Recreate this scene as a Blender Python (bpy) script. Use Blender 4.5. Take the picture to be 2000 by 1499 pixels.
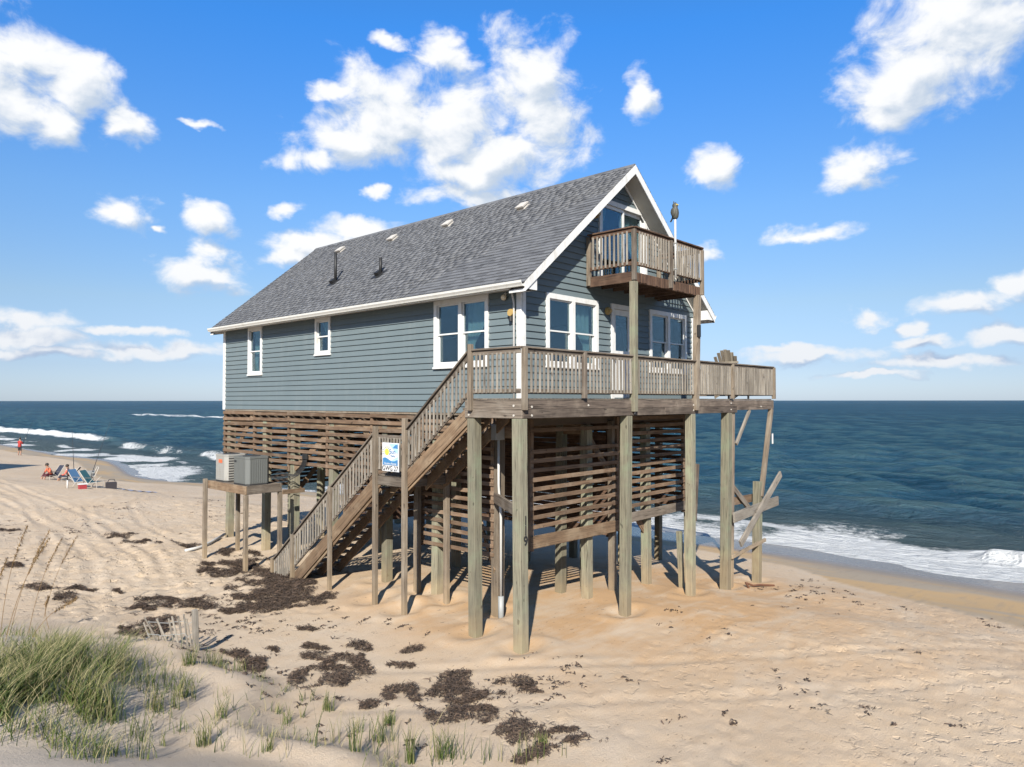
import bpy, math, random
import numpy as np
from mathutils import Matrix, Vector, noise as mnoise
random.seed(7); RNG = np.random.default_rng(11)
scene = bpy.context.scene
for o in list(bpy.data.objects): bpy.data.objects.remove(o)
COL = scene.collection

# ------------------------------------------------------------------ camera
CAM = Vector((-11.141, -10.05, 4.70))
YAW = math.radians(42.8)
cam = bpy.data.cameras.new('camera'); cam_o = bpy.data.objects.new('camera', cam); COL.objects.link(cam_o)
cam.sensor_width = 36.0; cam.sensor_fit = 'HORIZONTAL'
cam.lens = 1395.0 / 2000.0 * 36.0
cam.clip_start = 0.1; cam.clip_end = 60000
cam_o.location = CAM
cam_o.rotation_euler = (math.radians(90 + 1.36), math.radians(0.05), YAW - math.radians(90))
scene.camera = cam_o

# ------------------------------------------------------------------ exposure / engine
SUN_EL = math.radians(33.0)
SUN_DIR = Vector((-0.787, -0.617, 0)).normalized() * math.cos(SUN_EL) + Vector((0, 0, math.sin(SUN_EL)))
scene.view_settings.view_transform = 'Standard'
scene.view_settings.look = 'None'
scene.view_settings.gamma = 1.0
scene.view_settings.use_curve_mapping = False
scene.view_settings.exposure = EXPO = 1.15
scene.render.engine = 'CYCLES'
scene.cycles.use_denoising = True
scene.cycles.max_bounces = 5; scene.cycles.diffuse_bounces = 2
scene.cycles.use_adaptive_sampling = True; scene.cycles.adaptive_threshold = 0.02
scene.cycles.transparent_max_bounces = 16
scene.cycles.sample_clamp_indirect = 6

# ------------------------------------------------------------------ sun
sl = bpy.data.lights.new('sun', 'SUN'); sl.energy = 5.0; sl.angle = math.radians(0.53); sl.color = (1.0, 0.94, 0.84)
so = bpy.data.objects.new('sun', sl); COL.objects.link(so)
so.rotation_euler = SUN_DIR.to_track_quat('Z', 'Y').to_euler(); so.location = (0, 0, 60)

# ------------------------------------------------------------------ node helpers
class NT:
    def __init__(s, tree): s.t = tree; s.n = tree.nodes; s.l = tree.links
    def new(s, typ, **kw):
        nd = s.n.new(typ)
        for k, v in kw.items(): setattr(nd, k, v)
        return nd
    def put(s, sock, v):
        if hasattr(v, 'is_linked') or hasattr(v, 'links'): s.l.new(v, sock)
        else: sock.default_value = v
    def math(s, op, a, b=0.0, c=None, clamp=False):
        nd = s.new('ShaderNodeMath', operation=op, use_clamp=clamp); s.put(nd.inputs[0], a); s.put(nd.inputs[1], b)
        if c is not None: s.put(nd.inputs[2], c)
        return nd.outputs[0]
    def vmath(s, op, a, b=(0, 0, 0), c=None):
        nd = s.new('ShaderNodeVectorMath', operation=op); s.put(nd.inputs[0], a)
        if op not in ('LENGTH', 'NORMALIZE'): s.put(nd.inputs[1], b)
        if c is not None: s.put(nd.inputs[2], c)
        return nd.outputs['Value'] if op in ('LENGTH', 'DOT_PRODUCT') else nd.outputs[0]
    def mix(s, f, a, b, blend='MIX'):
        nd = s.new('ShaderNodeMix', data_type='RGBA', blend_type=blend)
        s.put(nd.inputs[0], f); s.put(nd.inputs[6], a); s.put(nd.inputs[7], b); return nd.outputs[2]
    def noise(s, vec, scale, detail=3.0, rough=0.55, dist=0.0, col=False):
        nd = s.new('ShaderNodeTexNoise'); s.put(nd.inputs['Vector'], vec)
        nd.inputs['Scale'].default_value = scale; nd.inputs['Detail'].default_value = detail
        nd.inputs['Roughness'].default_value = rough; nd.inputs['Distortion'].default_value = dist
        return nd.outputs[1] if col else nd.outputs[0]
    def sstep(s, x, a, b):
        nd = s.new('ShaderNodeMapRange', interpolation_type='SMOOTHSTEP'); s.put(nd.inputs[0], x)
        s.put(nd.inputs[1], a); s.put(nd.inputs[2], b); nd.inputs[3].default_value = 0; nd.inputs[4].default_value = 1
        return nd.outputs[0]
    def attr(s, name): return s.new('ShaderNodeAttribute', attribute_name=name).outputs['Fac']
    def scale(s, vec, v): return s.vmath('MULTIPLY', vec, v)
    def bump(s, h, strength, dist, normal=None):
        nd = s.new('ShaderNodeBump'); nd.inputs['Strength'].default_value = strength; nd.inputs['Distance'].default_value = dist
        s.put(nd.inputs['Height'], h)
        if normal is not None: s.put(nd.inputs['Normal'], normal)
        return nd.outputs[0]

def W4(c): return (c[0], c[1], c[2], 1.0)
ALB = 0.60                                                    # photograph is exposed bright: one common scale for all paint and earth colours
def C4(c): return (c[0] * ALB, c[1] * ALB, c[2] * ALB, 1.0)

# ------------------------------------------------------------------ world: Nishita sky + cumulus
CLOUDS = [[1.35, 0.3766, 0.0735, 0.0444], [1.2989, 0.3666, 0.047, 0.038], [1.3216, 0.3237, 0.033, 0.0332], [1.364, 0.3338, 0.0528, 0.0323], [1.2468, 0.3259, 0.0266, 0.0227], [1.244, 0.2319, 0.0311, 0.0227], [1.1504, 0.2328, 0.0267, 0.0224], [1.2056, 0.2135, 0.0087, 0.0058], [1.1485, 0.1625, 0.0559, 0.0238], [1.1579, 0.1844, 0.029, 0.0197], [1.0608, 0.2502, 0.0182, 0.0116], [1.0108, 0.2074, 0.0635, 0.018], [0.9496, 0.2306, 0.055, 0.0169], [1.0571, 0.1914, 0.0312, 0.015], [0.919, 0.3844, 0.0835, 0.06], [0.9605, 0.3411, 0.0822, 0.035], [1.0216, 0.3143, 0.0386, 0.0221], [0.8192, 0.3667, 0.0927, 0.0751], [0.841, 0.4548, 0.0462, 0.0228], [0.7217, 0.4295, 0.063, 0.0573], [0.7, 0.3767, 0.0536, 0.0465], [0.7578, 0.3322, 0.1075, 0.0373], [0.8191, 0.3085, 0.0606, 0.0322], [0.8047, 0.2789, 0.075, 0.0186], [0.9952, 0.4, 0.0337, 0.0125], [0.5665, 0.4041, 0.0194, 0.0296], [0.1839, 0.4172, 0.0981, 0.0669], [0.2437, 0.3817, 0.0691, 0.0535], [0.261, 0.3483, 0.0478, 0.0241], [0.1628, 0.4526, 0.1006, 0.048], [0.2905, 0.2883, 0.0429, 0.0284], [0.4625, 0.3007, 0.0317, 0.0317], [0.345, 0.212, 0.0608, 0.0119], [0.4866, 0.2008, 0.0281, 0.0139], [0.1727, 0.1157, 0.0557, 0.0157], [0.1282, 0.1297, 0.021, 0.0175], [0.2809, 0.1053, 0.0286, 0.0103], [0.2363, 0.0841, 0.0175, 0.0088], [0.3404, 0.0596, 0.0907, 0.0119], [0.2256, 0.0687, 0.0512, 0.0081], [0.1409, 0.0752, 0.0364, 0.013], [0.1993, 0.0444, 0.0784, 0.008], [1.346, 0.095, 0.0416, 0.0142], [1.3408, 0.074, 0.069, 0.0143], [1.2356, 0.087, 0.0671, 0.0063], [1.2126, 0.0638, 0.1088, 0.0128], [1.3155, 0.0559, 0.0764, 0.0079], [0.9194, 0.4675, 0.0292, 0.0085], [1.1564, 0.3396, 0.0254, 0.0053], [0.929, 0.2822, 0.0139, 0.0092], [0.3772, 0.0685, 0.0436, 0.0067], [0.2817, 0.0305, 0.0515, 0.0045]]
world = bpy.data.worlds.new('World'); scene.world = world; world.use_nodes = True
w = NT(world.node_tree); w.n.clear()
sky = w.new('ShaderNodeTexSky', sky_type='NISHITA'); sky.sun_disc = False
sky.sun_elevation = SUN_EL; sky.sun_rotation = math.atan2(SUN_DIR.x, SUN_DIR.y)
sky.air_density = 1.0; sky.dust_density = 0.3; sky.ozone_density = 2.0; sky.altitude = 0
tc = w.new('ShaderNodeTexCoord').outputs['Generated']
sep = w.new('ShaderNodeSeparateXYZ'); w.l.new(tc, sep.inputs[0])
az = w.math('ARCTAN2', sep.outputs[1], sep.outputs[0]); el = w.math('ARCSINE', sep.outputs[2])
cmb = w.new('ShaderNodeCombineXYZ'); w.l.new(az, cmb.inputs[0]); w.l.new(el, cmb.inputs[1])
P0 = cmb.outputs[0]
# the outlines are broken up by warping the direction with noise
wc = w.noise(w.scale(P0, (1, 1.5, 1)), 16.0, 4, 0.55, col=True)
wv = w.vmath('SUBTRACT', wc, (0.5, 0.5, 0.5))
P = w.vmath('MULTIPLY_ADD', wv, (0.062, 0.042, 0), P0)
rr = random.Random(5)
blobs = [tuple(c) for c in CLOUDS]
while len(blobs) < len(CLOUDS) + 34:                          # the same fair-weather cumulus all round the horizon
    a = rr.uniform(-math.pi, math.pi); e = rr.choice([rr.uniform(.06, .2), rr.uniform(.15, .5), rr.uniform(.4, .9)])
    if 0.0 < a < 1.5 and e < .62: continue
    s_ = rr.uniform(.6, 1.3) * (.35 + e); blobs.append((a, e, .11 * s_ / max(.5, math.cos(e)), .065 * s_))
def field(Pv):
    m_ = None
    for (a, e, ra, re) in blobs:
        ra *= 1.12; re *= 1.12
        d = w.vmath('LENGTH', w.vmath('MULTIPLY_ADD', Pv, (1 / ra, 1 / re, 0), (-a / ra, -e / re, 0)))
        m_ = d if m_ is None else w.math('MINIMUM', m_, d)
    return m_
dmin = field(P); SH = (0.014, 0.020, 0)                       # SH: a step towards the sun
dsun = field(w.vmath('ADD', P, SH))
Pn = w.scale(P0, (1, 1.4, 1))
n1 = w.noise(Pn, 15.0, 9, 0.60, 0.3)
n2 = w.noise(w.vmath('ADD', Pn, (SH[0], SH[1] * 1.4, 0)), 15.0, 4, 0.5, 0.25)
fld = w.math('ADD', w.math('SUBTRACT', 1.10, dmin), w.math('MULTIPLY', w.math('SUBTRACT', n1, 0.5), 2.3))
fsun = w.math('ADD', w.math('SUBTRACT', 1.10, dsun), w.math('MULTIPLY', w.math('SUBTRACT', n2, 0.5), 2.3))
dens = w.sstep(fld, -0.06, 0.74)
dens = w.math('MULTIPLY', dens, 0.98)
shade = w.math('ADD', w.math('MULTIPLY', w.math('SUBTRACT', fld, fsun), 0.95), 0.55, clamp=True)
shade = w.sstep(shade, 0.0, 0.95)
# far low clouds pick up the blue of the air in front of them
lowf = w.sstep(el, 0.02, 0.22)
cshade = w.mix(lowf, W4((2.5, 3.2, 4.4)), W4((3.6, 4.2, 5.0)))
clit = w.mix(lowf, W4((5.3, 5.5, 5.8)), W4((6.3, 6.35, 6.4)))
ccol = w.mix(shade, cshade, clit)
# clear marine air: the colour of the sky by height above the horizon
rp_ = w.new('ShaderNodeValToRGB'); cr = rp_.color_ramp; w.l.new(el, rp_.inputs[0])
for i, (p_, c_) in enumerate(((0.0, (.45, .57, .92)), (.045, (.44, .51, .75)), (.13, (.58, .63, .72)), (.253, (.54, .77, .99)), (.48, (.30, .88, 1.46)), (.85, (.42, .88, 1.25)))):
    e_ = cr.elements[i] if i < 2 else cr.elements.new(p_)
    e_.position = p_; e_.color = (*c_, 1)
skyc = w.mix(1.0, sky.outputs[0], rp_.outputs[0], 'MULTIPLY')
fin = w.mix(dens, skyc, ccol)
bg = w.new('ShaderNodeBackground'); w.l.new(fin, bg.inputs[0]); bg.inputs[1].default_value = 0.0725
wo = w.new('ShaderNodeOutputWorld'); w.l.new(bg.outputs[0], wo.inputs[0])
world.cycles.sampling_method = 'MANUAL'; world.cycles.sample_map_resolution = 512

# ------------------------------------------------------------------ materials
MATS = {}
def mat(name):
    m = bpy.data.materials.new(name); m.use_nodes = True; t = NT(m.node_tree); t.n.clear()
    out = t.new('ShaderNodeOutputMaterial'); b = t.new('ShaderNodeBsdfPrincipled'); t.l.new(b.outputs[0], out.inputs[0])
    MATS[name] = m; return m, t, b, out
def set_(t, b, **kw):
    for k, v in kw.items(): t.put(b.inputs[k.replace('_', ' ')], v)

def wood(name, ca, cb, cc, rough=0.85, grain=1.0, patch=None, patch_amt=0.4, base_stain=False):
    """weathered lumber: grain runs along each board's own length (local X)"""
    m, t, b, _ = mat(name)
    oc = t.new('ShaderNodeTexCoord').outputs['Object']; oi = t.new('ShaderNodeObjectInfo').outputs['Random']
    off = oc
    cx = t.new('ShaderNodeCombineXYZ'); r7 = t.math('MULTIPLY', oi, 57.0)
    t.l.new(r7, cx.inputs[0]); t.l.new(r7, cx.inputs[1]); t.l.new(r7, cx.inputs[2])
    v = t.vmath('ADD', off, cx.outputs[0])
    g1 = t.noise(t.scale(v, (1.1, 34, 34)), 1.6, 5, 0.65, 0.35)
    g2 = t.noise(t.scale(v, (.7, 8, 8)), 1.7, 3, 0.6)
    blot = t.noise(v, 1.9, 4, 0.6)
    c = t.mix(t.sstep(g2, .3, .72), C4(ca), C4(cb))
    c = t.mix(t.math('MULTIPLY', t.sstep(g1, .42, .68), 0.85 * grain), c, C4(cc))
    if patch: c = t.mix(t.math('MULTIPLY', t.sstep(blot, .45, .7), patch_amt), c, C4(patch))
    crk = t.noise(t.scale(v, (.9, 26, 26)), 1.3, 2, .5)          # drying checks
    c = t.mix(t.math('MULTIPLY', t.sstep(crk, .655, .70), .75), c, C4(tuple(q * .35 for q in cc)))
    knot = t.noise(t.scale(v, (6.5, 11, 11)), 1.0, 1, .4)
    c = t.mix(t.math('MULTIPLY', t.sstep(knot, .735, .77), .7), c, C4(tuple(q * .55 for q in cc)))
    if base_stain:                                              # damp, sandy foot with a ragged upper edge
        zz = t.new('ShaderNodeSeparateXYZ'); t.l.new(t.new('ShaderNodeNewGeometry').outputs['Position'], zz.inputs[0])
        lev = t.math('ADD', zz.outputs[2], t.math('MULTIPLY', blot, -1.1))
        c = t.mix(t.math('MULTIPLY', t.math('SUBTRACT', 1.0, t.sstep(lev, -.35, .35)), .5), c, C4((.40, .29, .17)))
    tone = t.math('ADD', t.math('MULTIPLY', oi, 0.42), 0.79)
    tone = t.math('MULTIPLY', tone, t.math('ADD', t.math('MULTIPLY', blot, .5), .75))
    tv = t.new('ShaderNodeCombineXYZ')
    for i in range(3): t.l.new(tone, tv.inputs[i])
    c = t.mix(1.0, c, tv.outputs[0], 'MULTIPLY')
    set_(t, b, Base_Color=c, Roughness=rough, Normal=t.bump(g1, .5, .004))
    b.inputs['Specular IOR Level'].default_value = 0.2
    return m
M_DECK = wood('deck_wood', (.235, .195, .155), (.165, .132, .103), (.068, .053, .043), patch=(.27, .24, .20))
M_BALU = wood('baluster_wood', (.320, .288, .245), (.255, .225, .185), (.130, .110, .090), patch=(.36, .33, .28))
M_BEAM = wood('beam_wood', (.19, .15, .12), (.125, .097, .078), (.05, .04, .033), patch=(.28, .23, .18), patch_amt=.5)
M_PILE = wood('pile_wood', (.310, .285, .205), (.245, .228, .168), (.125, .112, .084), patch=(.235, .270, .180), patch_amt=.7, base_stain=True)
M_POST = wood('post_wood', (.285, .230, .172), (.225, .180, .132), (.115, .090, .068), patch=(.29, .26, .21), base_stain=True)
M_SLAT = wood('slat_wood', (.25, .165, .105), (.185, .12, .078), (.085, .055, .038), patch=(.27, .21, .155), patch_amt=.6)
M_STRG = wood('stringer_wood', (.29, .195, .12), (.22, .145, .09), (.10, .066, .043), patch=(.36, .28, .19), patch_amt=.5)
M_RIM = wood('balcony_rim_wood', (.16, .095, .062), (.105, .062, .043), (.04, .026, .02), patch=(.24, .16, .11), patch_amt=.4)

def simple(name, col, rough=0.5, var=0.12, nscale=3.0, bump=0.0, metal=0.0, spec=0.4, dirt=None, dirt_amt=0.3):
    m, t, b, _ = mat(name)
    oc = t.new('ShaderNodeTexCoord').outputs['Object']; oi = t.new('ShaderNodeObjectInfo').outputs['Random']
    n = t.noise(oc, nscale, 5, 0.62)
    c = t.mix(n, C4(tuple(x * (1 - var) for x in col)), C4(tuple(min(1, x * (1 + var)) for x in col)))
    if dirt:
        nd = t.noise(t.scale(oc, (1, 1, .35)), nscale * 1.7, 5, .65)
        c = t.mix(t.math('MULTIPLY', t.sstep(nd, .5, .75), dirt_amt), c, C4(dirt))
    set_(t, b, Base_Color=c, Roughness=rough, Metallic=metal)
    b.inputs['Specular IOR Level'].default_value = spec
    if bump: set_(t, b, Normal=t.bump(t.noise(oc, nscale * 14, 4, .6), bump, .004))
    return m
M_TRIM = simple('white_trim', (.80, .80, .78), .5, .05, 3.0, dirt=(.50, .46, .38), dirt_amt=.5)
M_SOFFIT = simple('soffit_paint', (.58, .56, .50), .6, .06, 2.0, dirt=(.40, .36, .28), dirt_amt=.5)
M_GUTTER = simple('gutter_metal', (.74, .73, .68), .4, .06, 2.0, dirt=(.48, .44, .36), dirt_amt=.45)
M_DARK = simple('dark_interior', (.06, .052, .046), .8)
M_FLOOR = simple('floor_underside', (.15, .115, .085), .85, .25, 2.0)
M_BLACK = simple('black_rubber', (.02, .02, .02), .6)
M_GREY = simple('grey_metal', (.35, .36, .35), .5, .1, 4.0)
M_VENT = simple('vent_metal', (.60, .56, .50), .55, .1, 6.0, dirt=(.35, .3, .24))
M_PVC = simple('white_pipe', (.60, .59, .56), .45, .06, 4.0, dirt=(.5, .45, .38))
M_YEL = simple('amber_glass', (.50, .34, .12), .4, .1, 8)
M_LAMP = simple('lamp_glass', (.85, .72, .52), .3, .05, 8)
M_OWL = simple('owl_plastic', (.075, .075, .06), .6, .5, 22)
M_ADIR = wood('chair_wood', (.30, .26, .20), (.24, .20, .155), (.12, .10, .08))

# siding: painted fibre-cement, faint wood-grain emboss and salt streaks
m, t, b, _ = mat('siding_paint'); M_SIDE = m
oc = t.new('ShaderNodeTexCoord').outputs['Object']; oi = t.new('ShaderNodeObjectInfo').outputs['Random']
n = t.noise(oc, 1.6, 5, .6); g = t.noise(t.scale(oc, (3, 3, 60)), 1.5, 4, .6)
c = t.mix(n, C4((.138, .178, .192)), C4((.160, .204, .218)))
c = t.mix(t.math('MULTIPLY', oi, .25), c, C4((.17, .212, .222)))
gp = t.new('ShaderNodeNewGeometry').outputs['Position']
st1 = t.noise(t.scale(gp, (5, 5, .55)), 1.0, 5, .62); st2 = t.noise(t.scale(gp, (.5, .5, .8)), 1.0, 4, .6)
c = t.mix(t.math('MULTIPLY', t.sstep(st1, .48, .78), .34), c, C4((.225, .255, .258)))     # salt bloom in vertical runs
c = t.mix(t.math('MULTIPLY', t.sstep(st2, .52, .78), .30), c, C4((.105, .140, .155)))
set_(t, b, Base_Color=c, Roughness=.6, Normal=t.bump(g, .25, .002)); b.inputs['Specular IOR Level'].default_value = .35

# shingles
m, t, b, _ = mat('shingle'); M_SHIN = m
oi = t.new('ShaderNodeObjectInfo').outputs['Random']; at = t.attr('tone')
r = t.math('FRACT', t.math('ADD', t.math('MULTIPLY', oi, 1.0), at))
gp = t.new('ShaderNodeNewGeometry').outputs['Position']
gn = t.noise(gp, 90.0, 3, .7); big = t.noise(gp, .9, 4, .6)
c = t.mix(t.math('POWER', r, .7), C4((.092, .096, .105)), C4((.172, .178, .190)))
c = t.mix(t.math('MULTIPLY', t.sstep(gn, .4, .75), .45), c, C4((.22, .222, .232)))
c = t.mix(t.math('MULTIPLY', t.sstep(big, .45, .75), .35), c, C4((.165, .165, .165)))
c = t.mix(t.math('MULTIPLY', t.sstep(t.attr('up'), .40, .62), .55), c, C4((.022, .023, .026)))     # row shadow put into the colour under the next butt, like printed shingle bands
set_(t, b, Base_Color=c, Roughness=.9, Normal=t.bump(gn, .6, .004)); b.inputs['Specular IOR Level'].default_value = .2

# window glass: a real see-through pane with a mirror coat
m, t, b, out = mat('window_glass'); M_GLASS = m; t.n.remove(b)
tr = t.new('ShaderNodeBsdfTransparent'); tr.inputs[0].default_value = (.66, .74, .76, 1)
gl = t.new('ShaderNodeBsdfGlossy'); gl.inputs['Roughness'].default_value = .015; gl.inputs['Color'].default_value = (.9, .95, 1, 1)
fr = t.new('ShaderNodeFresnel'); fr.inputs[0].default_value = 1.5
mx = t.new('ShaderNodeMixShader'); t.l.new(t.math('MULTIPLY', fr.outputs[0], .50), mx.inputs[0])
t.l.new(tr.outputs[0], mx.inputs[1]); t.l.new(gl.outputs[0], mx.inputs[2]); t.l.new(mx.outputs[0], out.inputs[0])
m, t, b, out = mat('curtain_fabric'); M_CURT = m
oc = t.new('ShaderNodeTexCoord').outputs['Object']
set_(t, b, Base_Color=t.mix(t.noise(t.scale(oc, (20, 20, 1)), 2, 3), C4((.42, .62, .58)), C4((.75, .92, .88))), Roughness=.9)

# sand: dry, damp (scoured, orange) and sea-wet, with dark shell grit
m, t, b, _ = mat('sand'); M_SAND = m
gp = t.new('ShaderNodeNewGeometry').outputs['Position']
big = t.noise(gp, .35, 5, .6); med = t.noise(gp, 2.3, 5, .6); fine = t.noise(gp, 38.0, 4, .7); gr = t.noise(gp, 150.0, 2, .6)
strk = t.noise(t.scale(gp, (.9, 5.0, 1)), 1.0, 5, .6, .4)
damp = t.attr('damp'); wet = t.attr('wet'); dune = t.attr('dune')
c = t.mix(t.sstep(big, .3, .7), C4((.56, .435, .305)), C4((.60, .485, .360)))
c = t.mix(t.math('MULTIPLY', t.sstep(med, .4, .72), .5), c, C4((.58, .425, .270)))
c = t.mix(t.math('MULTIPLY', dune, .8), c, C4((.66, .565, .455)))
dmn = t.noise(t.scale(gp, (.55, .8, 1)), 1.0, 5, .6, .5)
dm = t.math('MULTIPLY', damp, t.math('ADD', t.math('MULTIPLY', t.sstep(strk, .25, .65), .4), t.math('MULTIPLY', t.sstep(dmn, .36, .62), .7), clamp=True))
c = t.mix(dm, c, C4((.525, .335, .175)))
c = t.mix(t.math('MULTIPLY', t.sstep(fine, .56, .78), .35), c, C4((.62, .52, .40)))
c = t.mix(t.math('MULTIPLY', t.sstep(gr, .60, .72), .45), c, C4((.22, .165, .115)))
spk = t.noise(t.scale(gp, (7, 12, 9)), 1.0, 3, .6); spm = t.noise(gp, .8, 3, .5)
c = t.mix(t.math('MULTIPLY', t.sstep(t.math('ADD', spk, t.math('MULTIPLY', spm, .3)), .80, .88), .65), c, C4((.20, .15, .10)))
ws = t.sstep(t.math('ADD', wet, t.math('MULTIPLY', t.math('SUBTRACT', strk, .5), .5)), .30, .62)
wst = t.noise(t.scale(gp, (.55, .14, 1)), 1.0, 5, .6, .6)
wcol = t.mix(t.sstep(wst, .42, .66), C4((.375, .305, .215)), C4((.50, .335, .160)))
wcol = t.mix(t.math('MULTIPLY', t.sstep(strk, .5, .72), .5), wcol, C4((.30, .24, .17)))
c = t.mix(ws, c, wcol)
vw = t.sstep(wet, 1.10, 1.80)
c = t.mix(vw, c, C4((.185, .138, .092)))
ro = t.math('SUBTRACT', .95, t.math('ADD', t.math('MULTIPLY', ws, .22), t.math('MULTIPLY', vw, .50)))
rip = t.noise(t.scale(gp, (3.0, 9.0, 1)), 2.0, 3, .5, .6)
h = t.math('ADD', t.math('MULTIPLY', fine, .50), t.math('ADD', t.math('MULTIPLY', med, .38), t.math('MULTIPLY', rip, .25)))
pk = t.noise(t.scale(gp, (1, 1, .3)), 5.2, 3, .55, .3)                 # trodden pocks
h = t.math('SUBTRACT', h, t.math('MULTIPLY', t.math('MULTIPLY', t.sstep(pk, .56, .66), t.attr('trod')), 1.25))
amt = t.math('MULTIPLY', t.math('SUBTRACT', 1.0, t.math('MULTIPLY', ws, .85)), t.math('SUBTRACT', 1.0, t.math('MULTIPLY', damp, .5)))
bp = t.new('ShaderNodeBump'); bp.inputs['Distance'].default_value = .035; t.put(bp.inputs['Strength'], t.math('MULTIPLY', amt, .75)); t.put(bp.inputs['Height'], h)
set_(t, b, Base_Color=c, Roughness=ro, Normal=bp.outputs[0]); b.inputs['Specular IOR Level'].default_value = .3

# sea water and its foam
m, t, b, out = mat('sea_water'); M_SEA = m
gp = t.new('ShaderNodeNewGeometry').outputs['Position']
foam = t.attr('foam'); shal = t.attr('shallow'); crest = t.attr('crest')
pat = t.noise(t.scale(gp, (.05, .018, 1)), 1.0, 4, .6, .5)
c = t.mix(t.sstep(pat, .35, .7), C4((.015, .064, .108)), C4((.030, .098, .152)))
c = t.mix(t.math('MULTIPLY', crest, .8), c, C4((.060, .135, .160)))
c = t.mix(shal, c, C4((.105, .135, .125)))
f1 = t.noise(t.scale(gp, (1.6, .8, 1)), 1.3, 7, .68, 1.2); f2 = t.noise(gp, 7.0, 4, .65, .6)
fn = t.math('ADD', t.math('MULTIPLY', f1, .72), t.math('MULTIPLY', f2, .28))
ff = t.sstep(t.math('ADD', fn, t.math('MULTIPLY', t.math('SUBTRACT', foam, .5), 1.0)), .50, .74)
ff = t.math('MULTIPLY', ff, t.sstep(foam, .02, .12))
c = t.mix(ff, c, C4((.80, .82, .82)))
w1 = t.noise(t.scale(gp, (2.8, 1.35, 1)), 1.0, 6, .68, .3); w2 = t.noise(t.scale(gp, (.45, .17, 1)), 1.0, 5, .6, .4)
hh = t.math('ADD', t.math('MULTIPLY', w1, .75), t.math('MULTIPLY', w2, .75))
hh = t.math('ADD', hh, t.math('MULTIPLY', ff, .05))
nrm = t.bump(hh, .9, 1.0)
set_(t, b, Base_Color=c, Roughness=.75, Normal=nrm); b.inputs['Specular IOR Level'].default_value = 0.0
# a wind-roughened sea never mirrors the sky fully, however flat the view: its reflectance levels off
gl = t.new('ShaderNodeBsdfGlossy'); gl.inputs['Roughness'].default_value = .12; t.l.new(nrm, gl.inputs['Normal'])
fr = t.new('ShaderNodeFresnel'); fr.inputs[0].default_value = 1.33; t.l.new(nrm, fr.inputs['Normal'])
k_ = t.math('MULTIPLY', t.math('MINIMUM', t.math('MULTIPLY', fr.outputs[0], .55), .20), t.math('SUBTRACT', 1.0, ff))
mx = t.new('ShaderNodeMixShader'); t.l.new(k_, mx.inputs[0]); t.l.new(b.outputs[0], mx.inputs[1]); t.l.new(gl.outputs[0], mx.inputs[2])
t.l.new(mx.outputs[0], out.inputs[0])

def leafm(name, ca, cb, cd):
    m, t, b, _ = mat(name)
    at = t.attr('tone'); tip = t.attr('tip')
    c = t.mix(t.sstep(at, 0, .75), C4(ca), C4(cb)); c = t.mix(t.sstep(at, .70, .80), c, C4(tuple(q * .72 for q in cd))); c = t.mix(t.sstep(t.math('ADD', tip, t.math('MULTIPLY', at, .35)), .66, 1.25), c, C4(cd))
    set_(t, b, Base_Color=c, Roughness=.6); b.inputs['Specular IOR Level'].default_value = .3
    tl = t.new('ShaderNodeBsdfTranslucent'); t.l.new(c, tl.inputs[0])
    mx = t.new('ShaderNodeMixShader'); mx.inputs[0].default_value = .3
    out = [n for n in t.n if n.type == 'OUTPUT_MATERIAL'][0]
    t.l.new(b.outputs[0], mx.inputs[1]); t.l.new(tl.outputs[0], mx.inputs[2]); t.l.new(mx.outputs[0], out.inputs[0])
    return m
M_GRASS = leafm('beach_grass', (.040, .080, .016), (.175, .215, .050), (.58, .50, .26))
M_OAT = leafm('sea_oat', (.36, .23, .10), (.50, .34, .16), (.26, .15, .07))
m, t, b, _ = mat('seaweed'); M_WEED = m
at = t.attr('tone'); set_(t, b, Base_Color=t.mix(at, C4((.034, .022, .015)), C4((.155, .098, .062))), Roughness=.85)
def flat(name, col, rough=.6): return simple(name, col, rough, .08, 9.0)

# ------------------------------------------------------------------ geometry helpers
WM = {}                                                     # world matrix of everything built
def link(name, me, M=None, parent=None, label=None, cat=None, group=None, kind=None):
    o = bpy.data.objects.new(name, me); COL.objects.link(o)
    M = M if M is not None else Matrix.Identity(4)
    WM[o.name] = M
    if parent is not None:
        o.parent = parent; o.matrix_basis = WM[parent.name].inverted() @ M
    else: o.matrix_basis = M
    if label: o['label'] = label
    if cat: o['category'] = cat
    if group: o['group'] = group
    if kind: o['kind'] = kind
    return o
def empty(name, loc, label, cat, group=None, rz=0):
    o = link(name, None, Matrix.Translation(loc) @ Matrix.Rotation(rz, 4, 'Z'), None, label, cat, group)
    o.empty_display_size = .2; return o
def mk(verts, faces, m, smooth=False, name='mesh'):
    me = bpy.data.meshes.new(name); me.from_pydata([tuple(v) for v in verts], [], faces)
    if m: me.materials.append(m)
    if smooth:
        me.polygons.foreach_set('use_smooth', [True] * len(me.polygons))
    me.update(); return me
BOXC = {}
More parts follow.
